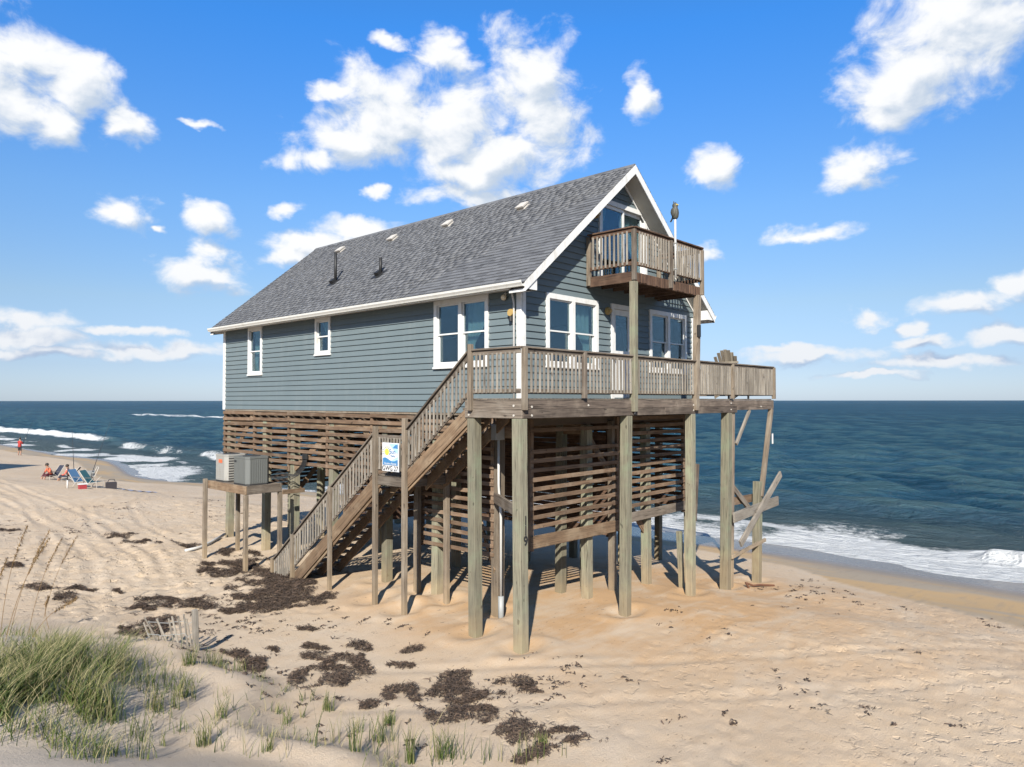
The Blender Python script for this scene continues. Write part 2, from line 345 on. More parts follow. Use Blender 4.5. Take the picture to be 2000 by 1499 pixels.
def boxmesh(L, w, t, m, bev=None):
    """chamfered box, length along X, w along Z, t along Y, centred"""
    key = (round(L, 3), round(w, 3), round(t, 3), m.name)
    if key in BOXC: return BOXC[key]
    b = bev if bev is not None else min(.006, .16 * min(L, w, t))
    h = (L / 2, t / 2, w / 2); V = []; idx = {}
    for sx in (-1, 1):
        for sy in (-1, 1):
            for sz in (-1, 1):
                for a in range(3):
                    p = [sx * (h[0] - b), sy * (h[1] - b), sz * (h[2] - b)]
                    p[a] = (sx, sy, sz)[a] * h[a]; idx[(sx, sy, sz, a)] = len(V); V.append(p)
    F = []
    def face(ks):
        ks = [idx[k] for k in ks]
        cen = [sum(V[k][i] for k in ks) / len(ks) for i in range(3)]
        a, b_, c = (Vector(V[k]) for k in ks[:3]); n = (b_ - a).cross(c - a)
        F.append(ks if n.dot(Vector(cen)) > 0 else ks[::-1])
    for s in (-1, 1):
        face([(s, -1, -1, 0), (s, 1, -1, 0), (s, 1, 1, 0), (s, -1, 1, 0)])
        face([(-1, s, -1, 1), (1, s, -1, 1), (1, s, 1, 1), (-1, s, 1, 1)])
        face([(-1, -1, s, 2), (1, -1, s, 2), (1, 1, s, 2), (-1, 1, s, 2)])
    for a in (-1, 1):
        for c in (-1, 1):
            face([(a, c, -1, 0), (a, c, 1, 0), (a, c, 1, 1), (a, c, -1, 1)])
            face([(a, -1, c, 0), (a, 1, c, 0), (a, 1, c, 2), (a, -1, c, 2)])
            face([(-1, a, c, 1), (1, a, c, 1), (1, a, c, 2), (-1, a, c, 2)])
            for d in (-1, 1): face([(a, c, d, 0), (a, c, d, 1), (a, c, d, 2)])
    me = mk(V, F, m); BOXC[key] = me; return me
def frame(p0, p1, up=(0, 0, 1)):
    p0 = Vector(p0); p1 = Vector(p1); x = (p1 - p0).normalized(); u = Vector(up)
    z = u - x * u.dot(x)
    if z.length < 1e-4: z = Vector((0, 1, 0)) - x * x.y
    z.normalize(); y = z.cross(x)
    M = Matrix((x, y, z)).transposed().to_4x4(); M.translation = (p0 + p1) / 2; return M
def board(name, p0, p1, wd, th, m, parent, up=(0, 0, 1), **kw):
    L = (Vector(p1) - Vector(p0)).length
    return link(name, boxmesh(L, wd, th, m), frame(p0, p1, up), parent, **kw)
def abox(name, lo, hi, m, parent, bev=None, **kw):
    """axis-aligned box, grain along its longest side"""
    lo = Vector(lo); hi = Vector(hi); c = (lo + hi) / 2; d = hi - lo
    ax = max(range(3), key=lambda i: d[i]); e = Vector((0, 0, 0)); e[ax] = d[ax] / 2
    if ax == 2: return link(name, boxmesh(d.z, d.y, d.x, m, bev), frame(c - e, c + e, (0, 1, 0)), parent, **kw)
    if ax == 0: return link(name, boxmesh(d.x, d.z, d.y, m, bev), frame(c - e, c + e), parent, **kw)
    return link(name, boxmesh(d.y, d.z, d.x, m, bev), frame(c - e, c + e), parent, **kw)
class MB:
    """collects boxes and tubes for one joined part"""
    def __init__(s): s.v = []; s.f = []
    def add(s, V, F):
        k = len(s.v); s.v += [tuple(v) for v in V]; s.f += [[i + k for i in f] for f in F]; return s
    def box(s, lo, hi):
        x0, y0, z0 = lo; x1, y1, z1 = hi
        return s.add([(x0, y0, z0), (x1, y0, z0), (x1, y1, z0), (x0, y1, z0), (x0, y0, z1), (x1, y0, z1), (x1, y1, z1), (x0, y1, z1)],
                     [(0, 3, 2, 1), (4, 5, 6, 7), (0, 1, 5, 4), (1, 2, 6, 5), (2, 3, 7, 6), (3, 0, 4, 7)])
    def bar(s, p0, p1, wd, th, up=(0, 0, 1)):
        M = frame(p0, p1, up); L = (Vector(p1) - Vector(p0)).length / 2; V = []
        for a in (-1, 1):
            for (y, z) in ((-1, -1), (1, -1), (1, 1), (-1, 1)): V.append(M @ Vector((a * L, y * th / 2, z * wd / 2)))
        return s.add(V, [(0, 1, 2, 3)[::-1], (4, 5, 6, 7), (0, 1, 5, 4), (1, 2, 6, 5), (2, 3, 7, 6), (3, 0, 4, 7)])
    def tube(s, pts, r, n=6, cap=True):
        pts = [Vector(p) for p in pts]; rs = r if isinstance(r, (list, tuple)) else [r] * len(pts); V = []; F = []
        prev = None
        for i, p in enumerate(pts):
            d = (pts[min(i + 1, len(pts) - 1)] - pts[max(i - 1, 0)]).normalized()
            a = d.cross(Vector((0, 0, 1))) if prev is None else prev - d * prev.dot(d)
            if a.length < 1e-3: a = d.cross(Vector((1, 0, 0)))
            a.normalize(); prev = a; b = d.cross(a)
            for k in range(n):
                q = 2 * math.pi * k / n; V.append(p + (a * math.cos(q) + b * math.sin(q)) * rs[i])
        for i in range(len(pts) - 1):
            for k in range(n): F.append((i * n + k, i * n + (k + 1) % n, (i + 1) * n + (k + 1) % n, (i + 1) * n + k))
        if cap: F.append(tuple(range(n))); F.append(tuple(range((len(pts) - 1) * n, len(pts) * n))[::-1])
        return s.add(V, F)
    def prism(s, poly, off):
        n = len(poly); V = [Vector(p) for p in poly] + [Vector(p) + Vector(off) for p in poly]
        return s.add(V, [tuple(range(n)), tuple(range(n, 2 * n))[::-1]] + [(i, n + i, n + (i + 1) % n, (i + 1) % n) for i in range(n)])
    def obj(s, name, m, parent=None, smooth=False, fix=True, **kw):
        c = Vector((sum(v[0] for v in s.v) / len(s.v), sum(v[1] for v in s.v) / len(s.v), min(v[2] for v in s.v)))
        me = mk([Vector(v) - c for v in s.v], s.f, m, smooth)
        if fix:
            import bmesh
            bm = bmesh.new(); bm.from_mesh(me); bmesh.ops.recalc_face_normals(bm, faces=bm.faces); bm.to_mesh(me); bm.free()
        return link(name, me, Matrix.Translation(c), parent, **kw)
def grid_mesh(xs, ys, Z, m, attrs):
    nx, ny = len(xs), len(ys); X, Y = np.meshgrid(xs, ys, indexing='ij')
    co = np.stack([X, Y, Z], -1).reshape(-1, 3)
    i = np.arange(nx * ny).reshape(nx, ny)
    q = np.stack([i[:-1, :-1], i[1:, :-1], i[1:, 1:], i[:-1, 1:]], -1).reshape(-1, 4)
    return raw_mesh(co, q, m, attrs, True)
def raw_mesh(co, q, m, attrs=None, smooth=False):
    me = bpy.data.meshes.new('mesh'); k = q.shape[1]
    me.vertices.add(len(co)); me.vertices.foreach_set('co', np.ascontiguousarray(co, dtype=np.float32).ravel())
    me.loops.add(q.size); me.loops.foreach_set('vertex_index', np.ascontiguousarray(q, dtype=np.int32).ravel())
    me.polygons.add(len(q)); me.polygons.foreach_set('loop_start', np.arange(0, q.size, k, dtype=np.int32))
    if smooth: me.polygons.foreach_set('use_smooth', np.ones(len(q), dtype=bool))
    for n, a in (attrs or {}).items():
        at = me.attributes.new(n, 'FLOAT', 'POINT'); at.data.foreach_set('value', np.ascontiguousarray(a, dtype=np.float32).ravel())
    me.materials.append(m); me.update(); me.validate(); return me

# ------------------------------------------------------------------ terrain heights
def ss(a, b, x):
    t = np.clip((x - a) / (b - a), 0, 1); return t * t * (3 - 2 * t)
def shore(Y): return 4.6 * ss(12, 48, Y) + 0.6 * np.sin(Y * .045) * ss(30, 60, Y) + 1.9 * np.exp(-((Y - 47) / 8.0) ** 2) - 1.3 * np.exp(-((Y - 67) / 8.0) ** 2)
PX = [-4000, -200, -60, -12, -4, 3, 5, 6.7, 8.6, 11.2, 14, 17.3, 20, 30, 60, 200, 20000]
PZ = [3, 2.5, .9, .35, .16, .12, 0, -.28, -.45, -.74, -.98, -1.2, -1.5, -2.4, -5, -9, -12]
def dune_amt(X, Y):
    edge = -5.3 + .35 * np.sin(Y * .9) + .25 * np.sin(Y * 2.1 + 1)
    return ss(0, 4.6, edge - X) * (1 - ss(2.0, 8.5, Y + .35 * (X + 6)))
def dune_lip(X, Y):
    edge = -5.3 + .35 * np.sin(Y * .9) + .25 * np.sin(Y * 2.1 + 1)
    return np.exp(-((edge - X - .9) / .42) ** 2) * (1 - ss(2.0, 6.5, Y))
def hbase(X, Y):
    return np.interp(X + shore(Y), PX, PZ) + 0.95 * dune_amt(X, Y) + 0.16 * dune_lip(X, Y)
def hz_(x, y): return float(hbase(np.float64(x), np.float64(y)))
def vnoise(X, Y, f, seed):
    """smooth value noise on a lattice"""
    r = np.random.default_rng(seed).random((256, 256)); x = X * f; y = Y * f
    i = np.floor(x).astype(int); j = np.floor(y).astype(int); u = x - i; v = y - j
    u = u * u * (3 - 2 * u); v = v * v * (3 - 2 * v); g = lambda a, b: r[a % 256, b % 256]
    return (g(i, j) * (1 - u) * (1 - v) + g(i + 1, j) * u * (1 - v) + g(i, j + 1) * (1 - u) * v + g(i + 1, j + 1) * u * v) - .5
def axis(a, b, step, lo, hi, grow):
    fine = list(np.arange(a, b, step)); out = []; s = step; x = b
    while x < hi: out.append(x); s *= grow; x += s
    out.append(hi); neg = []; s = step * grow; x = a - s
    while x > lo: neg.append(x); s *= grow; x -= s
    return np.array([lo] + neg[::-1] + fine + out)
PILES_AT = [(-1.36, -1.25), (-1.3, 0), (2, -1.25), (4.87, -1.25), (6.73, -1.25), (8.65, -1.25), (-1.32, 2.2), (-1.32, 3.25), (-.3, 2.1), (-.35, 3.1),
            (-.05, .72), (-.05, 2.7), (-.05, 4.65), (-.05, 7), (-.05, 9), (-.05, 10.75), (-.05, 13.2)]
gx = axis(-11.5, 15.0, .085, -3000, 9000, 1.07); gy = axis(-8.0, 14.0, .085, -3000, 12000, 1.012)
X, Y = np.meshgrid(gx, gy, indexing='ij')
Z = hbase(X, Y)
sS = X + shore(Y)
dry = 1 - ss(6, 13, sS)
Z += (vnoise(X, Y, .23, 1) * .16 + vnoise(X, Y, .6, 2) * .07) * (.35 + .65 * dry) * ss(60, -5, sS)
near = ss(110, 30, np.hypot(X + 11, Y + 10))
rough = (.35 + .65 * ss(-6.5, -4, X) * dry) * (1 - .75 * np.exp(-(((X - 3.5) / 6.5) ** 2 + ((Y - 2) / 5) ** 2)))
Z += (vnoise(X, Y, 1.7, 3) * .018 + vnoise(X, Y, 3.9, 4) * .020) * near * rough * np.maximum(dry, .12)
dn = dune_amt(X, Y)
Z += dn * (vnoise(X, Y, .55, 8) * .16)
# wheel ruts
def ruts(pts, wdt=.13, dep=.024, gauge=1.6):
    global Z
    for side in (-gauge / 2, gauge / 2):
        pp = [Vector((p[0], p[1], 0)) for p in pts]; D = np.full(X.shape, 9.0)
        for a, b in zip(pp[:-1], pp[1:]):
            d = (b - a); n = Vector((-d.y, d.x, 0)).normalized() * side; a2 = a + n; b2 = b + n; L2 = d.length_squared
            tt = np.clip(((X - a2.x) * d.x + (Y - a2.y) * d.y) / L2, 0, 1)
            D = np.minimum(D, np.hypot(X - a2.x - tt * d.x, Y - a2.y - tt * d.y))
        Z += -dep * np.exp(-(D / wdt) ** 2) + dep * .8 * np.exp(-((D - 2.1 * wdt) / (wdt * .8)) ** 2)
ruts([(-5.2, 6.5), (-3.6, 12), (-2.6, 20), (-2.0, 34), (0, 60), (2, 110)])
ruts([(-4.2, 4.5), (-2.6, 11), (-1.8, 18), (-.2, 24), (1.6, 27)], .11, .020)
ruts([(-6.6, 11), (-4.6, 19), (-3, 30), (-2.4, 60)], .13, .019)
ruts([(-4.6, -.5), (-2.0, -2.9), (1.5, -5.6), (6, -9)], .12, .013)
# footprints
def stamp(x, y, r, dep, ang):
    i0, i1 = np.searchsorted(gx, (x - 3 * r, x + 3 * r)); j0, j1 = np.searchsorted(gy, (y - 3 * r, y + 3 * r))
    if i1 - i0 < 2 or j1 - j0 < 2: return
    dx = gx[i0:i1, None] - x; dy = gy[None, j0:j1] - y
    u = dx * math.cos(ang) + dy * math.sin(ang); v = -dx * math.sin(ang) + dy * math.cos(ang)
    q = (u / (r * 1.5)) ** 2 + (v / r) ** 2
    Z[i0:i1, j0:j1] += dep * (-np.exp(-q) + .55 * np.exp(-(np.sqrt(q) - 1.5) ** 2 * 3))
rs = random.Random(3)
for _ in range(2600):
    x = rs.uniform(-6.5, 5); y = rs.choice([rs.uniform(3, 30), rs.uniform(5, 16), rs.uniform(8, 45)])
    if y < 13.5 and x > -2.2: continue
    stamp(x, y, rs.uniform(.06, .13), rs.uniform(.012, .035), rs.uniform(0, 3.14))
for _ in range(1100):
    x = rs.uniform(-3.5, 9); y = rs.uniform(-9, -2.2)
    if y > -4.5 and rs.random() < .6: continue
    stamp(x, y, rs.uniform(.05, .10), rs.uniform(.006, .02), rs.uniform(0, 3.14))
for _ in range(14):                                           # trails of single walkers
    x = rs.uniform(-5, 8); y = rs.uniform(-8.5, -3.5) if rs.random() < .5 else rs.uniform(8, 40); a = rs.uniform(-.6, .9); s = 1
    for k in range(22):
        x += math.cos(a) * .36; y += math.sin(a) * .36; a += rs.uniform(-.12, .12); s = -s
        if -2.2 < x < 9.5 and -2 < y < 14: break
        if x + float(shore(np.float64(y))) > 12: break
        stamp(x - math.sin(a) * .1 * s, y + math.cos(a) * .1 * s, .065, .022, a)
for (px_, py_) in PILES_AT: stamp(px_, py_, .30, .075, 0)
xw = np.interp(Y, [-9, -7.5, -5.2, -2.4, -.6, 3, 10, 60], [7.6, 8.2, 9.6, 11.2, 13.0, 13.6, 13.2, 14.2])
wet = ss(-1.2, 1.6, sS - xw) + ss(-4.2, .8, sS - (16.2 + 1.2 * vnoise(X, Y, .12, 31)))
wet = np.where(Y > 25, ss(12.6, 14.6, sS) + ss(15.2, 17.2, sS), wet)
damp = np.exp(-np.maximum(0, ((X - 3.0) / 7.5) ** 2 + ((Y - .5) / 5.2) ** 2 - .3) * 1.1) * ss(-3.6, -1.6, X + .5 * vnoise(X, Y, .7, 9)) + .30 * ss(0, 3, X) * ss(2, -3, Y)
trod = (1 - ss(9, 12, sS)) * np.clip(.55 * ss(4, 8, Y) + .40 * ss(-2.0, -4.5, Y) + .15, 0, 1) * ss(-.25, .25, vnoise(X, Y, .35, 17) + .1) * (1 - .75 * dn)
trod = trod * (1 - .8 * np.exp(-(((X - 4) / 5) ** 2 + ((Y + 1.5) / 2.2) ** 2)))
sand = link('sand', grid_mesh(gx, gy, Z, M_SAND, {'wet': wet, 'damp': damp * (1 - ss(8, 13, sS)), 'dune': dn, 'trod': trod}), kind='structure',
            label='pale tan beach sand sloping down to the surf')
sand['category'] = 'sand'
def ground(x, y):
    i = min(max(np.searchsorted(gx, x), 1), len(gx) - 1); j = min(max(np.searchsorted(gy, y), 1), len(gy) - 1)
    u = (x - gx[i - 1]) / (gx[i] - gx[i - 1]); v = (y - gy[j - 1]) / (gy[j] - gy[j - 1])
    return float(Z[i - 1, j - 1] * (1 - u) * (1 - v) + Z[i, j - 1] * u * (1 - v) + Z[i - 1, j] * (1 - u) * v + Z[i, j] * u * v)

# ------------------------------------------------------------------ sea
SEA = -1.2
sx = axis(10.0, 46.0, .13, 8.5, 14000, 1.022); sy = axis(-9.0, 16.0, .17, -5000, 40000, 1.0115)
SX, SY = np.meshgrid(sx, sy, indexing='ij')
stx = np.gradient(sx)[:, None] + 0 * SY; sty = np.gradient(sy)[None, :] + 0 * SX
off = SX + shore(SY) - 17.3                                   # metres seaward of the still waterline
SZ = np.zeros(SX.shape); rw = np.random.default_rng(21)
depthf = ss(0, 26, off)
for k in range(46):
    lam = .8 * (11 / .8) ** rw.random(); th = math.pi + rw.normal(0, .6); kk = 2 * math.pi / lam
    amp = .0098 * lam ** .68; ph = rw.random() * 6.28
    ok = ss(.5, .22, np.abs(math.cos(th)) * stx / lam) * ss(.5, .22, np.abs(math.sin(th)) * sty / lam)
    s = np.sin(kk * (SX * math.cos(th) + SY * math.sin(th)) + ph + 2.2 * vnoise(SX, SY, .05, 50 + k))
    SZ += amp * (s + .35 * s * np.abs(s)) * ok * (.18 + .82 * depthf)
crest = np.clip((SZ - .03) / .12, 0, 1)
foam = np.zeros(SX.shape)
def breaker(y0, y1, xoff, hgt, wid, fo, wob=1.0, seed=0, full=0.0):
    """a rolling wave parallel to the beach, xoff metres off the waterline"""
    global SZ, foam
    e = ss(y0, y0 + .22 * (y1 - y0), SY) * (1 - ss(y1 - .22 * (y1 - y0), y1, SY)); c = xoff + wob * 2.6 * vnoise(SX * 0, SY, .09, seed)
    d = (off - c) / wid
    p = np.where(d < 0, np.exp(-(d * 1.9) ** 2), np.exp(-(d * .8) ** 2)) * e
    SZ += hgt * p; broke = ss(-.18 - full, .22 - full, vnoise(SX * 0, SY, .16, seed + 5))
    foam += fo * e * broke * np.where(d < .15, np.exp(-((d + .45) / .95) ** 2), np.exp(-((d - .15) / .35) ** 2)) * 1.25
breaker(88, 200, 12.0, .75, 1.2, .62, 1.0, 61, .55)
breaker(70, 96, 9.5, .70, 1.2, .58, 1.0, 71, .25)
breaker(52, 74, 8.0, .60, 1.1, .55, 1.0, 75, .15)
breaker(30, 60, 10.5, .40, 1.6, .5, 1.2, 77)
breaker(-7.5, -4.4, 2.8, .42, .7, .95, .3, 81, .5)
breaker(-6.0, 26, 6.8, .18, 1.5, .12, 1.0, 91)
breaker(-14, 30, 13.0, .30, 2.6, .02, 1.2, 95)
breaker(190, 330, 88, .6, 1.3, .66, .5, 97, .8)
wash = ss(-9.0, -8, off) * ss(7.6, .6, off + 3.0 * vnoise(SX, SY, .17, 33) + 1.5 * vnoise(SX, SY, .5, 34))
foam += wash * .74 + .50 * ss(15, 3, off) * ss(-.25, .35, vnoise(SX, SY, .22, 35) + .5 * vnoise(SX, SY, .6, 38))
foam += .5 * ss(1.2, .2, np.abs(off - 4.2 - 2.5 * vnoise(SX * 0, SY, .12, 36))) * ss(-.1, .3, vnoise(SX, SY, .35, 37))
foam = np.where(SY > 30, foam - .30 * wash, foam)
shal = ss(20, 0, off) * .75
sea = link('sea', grid_mesh(sx, sy, SEA + SZ, M_SEA, {'foam': np.clip(foam, 0, 1.3), 'shallow': shal, 'crest': crest}), kind='structure',
           label='dark teal sea with white surf along the beach')
sea['category'] = 'sea'

# ================================================================== THE BEACH HOUSE
W, L = 7.30, 13.52                      # front width, side length
ZB, ZT = 4.42, 7.06                     # siding bottom, soffit
XR, ZR, SL = 3.65, 10.50, 0.826         # ridge x, ridge z, roof slope
def zroof(x): return ZR - SL * abs(x - XR)
house = empty('beach_house', (0, 0, .1), 'slate blue lap sided gable beach house raised on wooden piles', 'house')
EXPO_C = .1467                          # siding course

WALLS = {'side': lambda u, z, d: (-d, u, z), 'front': lambda u, z, d: (u, -d, z),
         'ocean': lambda u, z, d: (W + d, u, z), 'rear': lambda u, z, d: (u, L + d, z)}
# openings: (u0, u1, z0, z1) outer edge of casing
OPEN = {'side': [(10.93, 11.82, 5.53, 7.04), (7.10, 7.87, 6.00, 7.04), (.93, 2.73, 5.47, 7.04)],
        'front': [(.77, 2.68, 5.45, 7.06), (3.22, 4.22, 4.72, 7.06), (4.96, 6.87, 5.45, 7.08), (2.74, 4.83, 7.57, 9.58)],
        'ocean': [(1.2, 3.0, 5.45, 7.04), (6.0, 7.8, 5.45, 7.04)], 'rear': [(2.4, 3.4, 5.6, 7.0)]}
def hexa(P, quad, d0b, d0t):
    """solid strip: quad = (uL0,uR0,uL1,uR1,z0,z1), outer face d0b at the bottom to d0t at the top, back at 0"""
    a0, b0, a1, b1, z0, z1 = quad
    V = [P(a0, z0, 0), P(b0, z0, 0), P(b1, z1, 0), P(a1, z1, 0), P(a0, z0, d0b), P(b0, z0, d0b), P(b1, z1, d0t), P(a1, z1, d0t)]
    return V, [(0, 1, 2, 3), (4, 5, 6, 7), (0, 1, 5, 4), (1, 2, 6, 5), (2, 3, 7, 6), (3, 0, 4, 7)]
def build_wall(key, U0, U1, ztop, gable):
    P = WALLS[key]; wallmb = MB(); pieces = []
    z = ZB
    while z < ztop - .005:
        z1 = min(z + EXPO_C, ztop); cuts = sorted({z, z1} | {q for o in OPEN[key] for q in (o[2] + .05, o[3] - .05) if z < q < z1})
        for za, zb in zip(cuts[:-1], cuts[1:]):
            zm = (za + zb) / 2
            segs = [(U0, U1)]
            for o in OPEN[key]:
                if o[2] + .05 < zm < o[3] - .05:
                    a, b = o[0] + .05, o[1] - .05
                    segs = [s for q in segs for s in ((q[0], min(q[1], a)), (max(q[0], b), q[1])) if s[1] - s[0] > .01]
            for a, b in segs:
                a0, b0, a1, b1 = a, b, a, b
                if gable:
                    lim = lambda zz: ((zz + .14 - ZR) / SL + XR, XR - (zz + .14 - ZR) / SL)
                    l0, l1 = lim(za), lim(zb)
                    a0, b0, a1, b1 = max(a, l0[0]), min(b, l0[1]), max(a, l1[0]), min(b, l1[1])
                    if b0 - a0 < .03: continue
                    b1 = max(b1, a1 + .005)
                f = lambda zz: .040 - .028 * (zz - z) / EXPO_C
                pieces.append((a0, b0, a1, b1, za, zb, f(za), f(zb)))
                Pb = lambda u, zz, d, P=P: P(u, zz, d - .06)
                wallmb.add(*hexa(Pb, (a0, b0, a1, b1, za, zb), .058, .058))
        z = z1
    wl = wallmb.obj('wall', M_DARK, house)
    for (a0, b0, a1, b1, za, zb, da, db) in pieces:
        # long runs are made of real board lengths
        n = 1 if (b0 - a0) < 4.6 or gable else int(math.ceil((b0 - a0) / 3.66))
        off = random.Random(int(za * 1000)).uniform(.25, 1)
        ed = [a0] + ([a0 + (b0 - a0) * min(.97, (k + off) / n) for k in range(n - 1)] if n > 1 else []) + [b0]
        for k in range(len(ed) - 1):
            qa0, qb0 = ed[k], ed[k + 1] - (.003 if k < len(ed) - 2 else 0)
            qa1 = a1 if k == 0 else qa0; qb1 = b1 if k == len(ed) - 2 else qb0
            V, F = hexa(P, (qa0, qb0, qa1, qb1, za, zb), da, db)
            mb = MB(); mb.add(V, F); mb.obj('siding_board', M_SIDE, wl)
    return wl
w_side = build_wall('side', 0.0, L, ZT, False)
w_front = build_wall('front', 0.0, W, ZR - .16, True)
w_ocean = build_wall('ocean', 0.0, L, ZT, False)
w_rear = build_wall('rear', 0.0, W, ZR - .16, True)
# corner boards
for key, u, wl in (('side', .045, w_side), ('side', L - .045, w_side), ('front', .045, w_front), ('front', W - .045, w_front), ('ocean', .045, w_ocean), ('ocean', L - .045, w_ocean), ('rear', .045, w_rear), ('rear', W - .045, w_rear)):
    P = WALLS[key]; out_ = .050
    e0 = -.042 if (u < 1 and key in ('side', 'ocean')) else (-.039 if u < 1 else -.055); e1 = -e0
    a, b = (u - .045 + e0, u + .055) if u < 1 else (u - .055, u + .045 - e0)
    if key in ('front', 'rear'): a, b = (0.0015, .10) if u < 1 else (W - .10, W - .0015)
    c0 = P(a, ZB - .02, .002); c1 = P(b, ZT if key in ('side', 'ocean') else 7.03, out_)
    abox('corner_board', [min(c0[i], c1[i]) for i in range(3)], [max(c0[i], c1[i]) for i in range(3)], M_TRIM, wl)

# ---------------------------------------------------------------- windows and doors
def uzd(key, u0, u1, z0, z1, d0, d1):
    P = WALLS[key]; c0 = P(u0, z0, d0); c1 = P(u1, z1, d1)
    return [min(c0[i], c1[i]) for i in range(3)], [max(c0[i], c1[i]) for i in range(3)]
def ubox(name, key, u0, u1, z0, z1, d0, d1, m, parent, **kw):
    lo, hi = uzd(key, u0, u1, z0, z1, d0, d1); return abox(name, lo, hi, m, parent, **kw)
def casing_mb(key, u0, u1, z0, z1, cw, mids=(), bottom=True):
    mb = MB(); D0, D1 = -.05, .062
    R = [(u0, u0 + cw, z0, z1), (u1 - cw, u1, z0, z1), (u0 + cw, u1 - cw, z1 - cw * 1.15, z1)]
    if bottom: R.append((u0 + cw, u1 - cw, z0, z0 + cw * .9))
    for m_ in mids: R.append((m_ - .055, m_ + .055, z0 + cw * .9, z1 - cw * 1.15))
    for (a, b, c, d) in R: mb.box(*uzd(key, a, b, c, d, D0, D1))
    return mb
def curtain(key, ua, ub, z0, z1, side, parent, d=-.17):
    """a tied-back panel: wide at the rod, gathered to one side lower down"""
    P = WALLS[key]; n, mrow = 22, 10; V = []; F = []
    for r in range(mrow + 1):
        v = r / mrow; z = z1 + (z0 - z1) * v
        tie = .62; wdt = 1 - .72 * (v / tie) ** 1.5 if v < tie else .28 + .14 * (v - tie) / (1 - tie)
        for i in range(n + 1):
            s = i / n; u = (ua + (ub - ua) * s * wdt) if side < 0 else (ub - (ub - ua) * s * wdt)
            V.append(P(u, z, d + .022 * math.sin(s * n * 1.25)))
    for r in range(mrow):
        for i in range(n): a = r * (n + 1) + i; F.append((a, a + 1, a + n + 2, a + n + 1))
    return link('curtain', mk(V, F, M_CURT, True), None, parent)
def window(key, u0, u1, z0, z1, pairs, label=None, curt=(1, -1), cw=.10, name='window'):
    mids = [] if pairs == 1 else [(u0 + u1) / 2]
    w_ = casing_mb(key, u0, u1, z0, z1, cw, mids).obj(name, M_TRIM, house)
    if label: w_['label'] = label
    ubox('window_sill', key, u0 - .02, u1 + .02, z0 - .035, z0 + .012, .02, .085, M_TRIM, w_)
    edges = [u0 + cw] + [q for m_ in mids for q in (m_ - .055, m_ + .055)] + [u1 - cw]
    for k in range(0, len(edges), 2):
        a, b = edges[k], edges[k + 1]; zb, zt = z0 + cw * .9, z1 - cw * 1.15; zm = (zb + zt) / 2; s = .034
        for (c, d, dd) in ((zm - .02, zt, .012), (zb, zm + .02, -.022)):
            mb = MB()
            for (p, q, r, t_) in ((a, a + s, c, d), (b - s, b, c, d), (a + s, b - s, d - s, d), (a + s, b - s, c, c + s)): mb.box(*uzd(key, p, q, r, t_, dd - .028, dd))
            mb.obj('sash', M_TRIM, w_)
            ubox('pane', key, a + s - .004, b - s + .004, c + s - .004, d - s + .004, dd - .019, dd - .013, M_GLASS, w_, bev=.0005)
        ci = curt[(k // 2) % len(curt)]
        if ci: curtain(key, a - .02, b + .02, zb - .2, zt + .02, ci, w_)
    return w_
o = OPEN['side']
window('side', *o[0], 1, 'narrow white sash window on the side wall beside its far corner', (1,), .085)
window('side', *o[1], 1, 'smallest white sash window high in the middle of the side wall', (-1,), .085)
window('side', *o[2], 2, 'white double sash window with green curtains above the stairs', (1, 0), .10)
o = OPEN['front']
window('front', *o[0], 2, 'sunlit white double sash window with pale green curtain above the deck', (0, 1), .10)
window('front', *o[2], 2, 'white double sash window shaded by the balcony', (0, 0), .10)
for q in OPEN['ocean']: window('ocean', *q, 2)
window('rear', *OPEN['rear'][0], 1)
# glazed front door
u0, u1, z0, z1 = o[1]
dr = casing_mb('front', u0, u1, z0, z1, .10, bottom=False).obj('door', M_TRIM, house)
mb = MB()
for q in ((u0 + .10, u0 + .23, z0 + .02, z1 - .12), (u1 - .23, u1 - .10, z0 + .02, z1 - .12), (u0 + .23, u1 - .23, z1 - .26, z1 - .12), (u0 + .23, u1 - .23, z0 + .02, 5.92)): mb.box(*uzd('front', *q, -.03, .012))
mb.obj('door_leaf', M_TRIM, dr)
ubox('pane', 'front', u0 + .22, u1 - .22, 5.90, z1 - .25, -.014, -.008, M_GLASS, dr, bev=.0005)
ubox('door_handle', 'front', u0 + .13, u0 + .19, 5.66, 5.80, .012, .06, M_GREY, dr)
# sliding balcony door
u0, u1, z0, z1 = o[3]
sd = casing_mb('front', u0, u1, z0, z1, .10, bottom=False).obj('sliding_door', M_TRIM, house)
sd['label'] = 'white framed sliding glass door under the gable peak'
um = (u0 + u1) / 2
for (a, b, dd) in ((u0 + .10, um + .05, .02), (um - .05, u1 - .10, -.025)):
    mb = MB()
    for q in ((a, a + .075, z0, z1 - .12), (b - .075, b, z0, z1 - .12), (a + .075, b - .075, z1 - .20, z1 - .12), (a + .075, b - .075, z0, z0 + .12)): mb.box(*uzd('front', *q, dd - .04, dd))
    mb.obj('sliding_panel', M_TRIM, sd)
    ubox('pane', 'front', a + .07, b - .07, z0 + .11, z1 - .19, dd - .024, dd - .018, M_GLASS, sd, bev=.0005)
curtain('front', um, u1 - .06, z0 + .05, z1 - .1, 1, sd); curtain('front', u0 + .1, u0 + .55, z0 + .05, z1 - .1, -1, sd)

# ---------------------------------------------------------------- roof
Y0, Y1 = -.46, L + .20
XE0, XE1 = XR - 4.06, XR + 4.06
rf = MB()
for s in (-1, 1):
    xe = XR + s * 4.06
    poly = [(XR, Y0, ZR - .03), (xe, Y0, zroof(xe) - .03), (xe, Y0, zroof(xe) - .13), (XR, Y0, ZR - .16)]
    rf.prism([Vector(p) for p in poly], (0, Y1 - Y0, 0))
roof = rf.obj('roof', M_DARK, house)
ang = math.atan(SL)
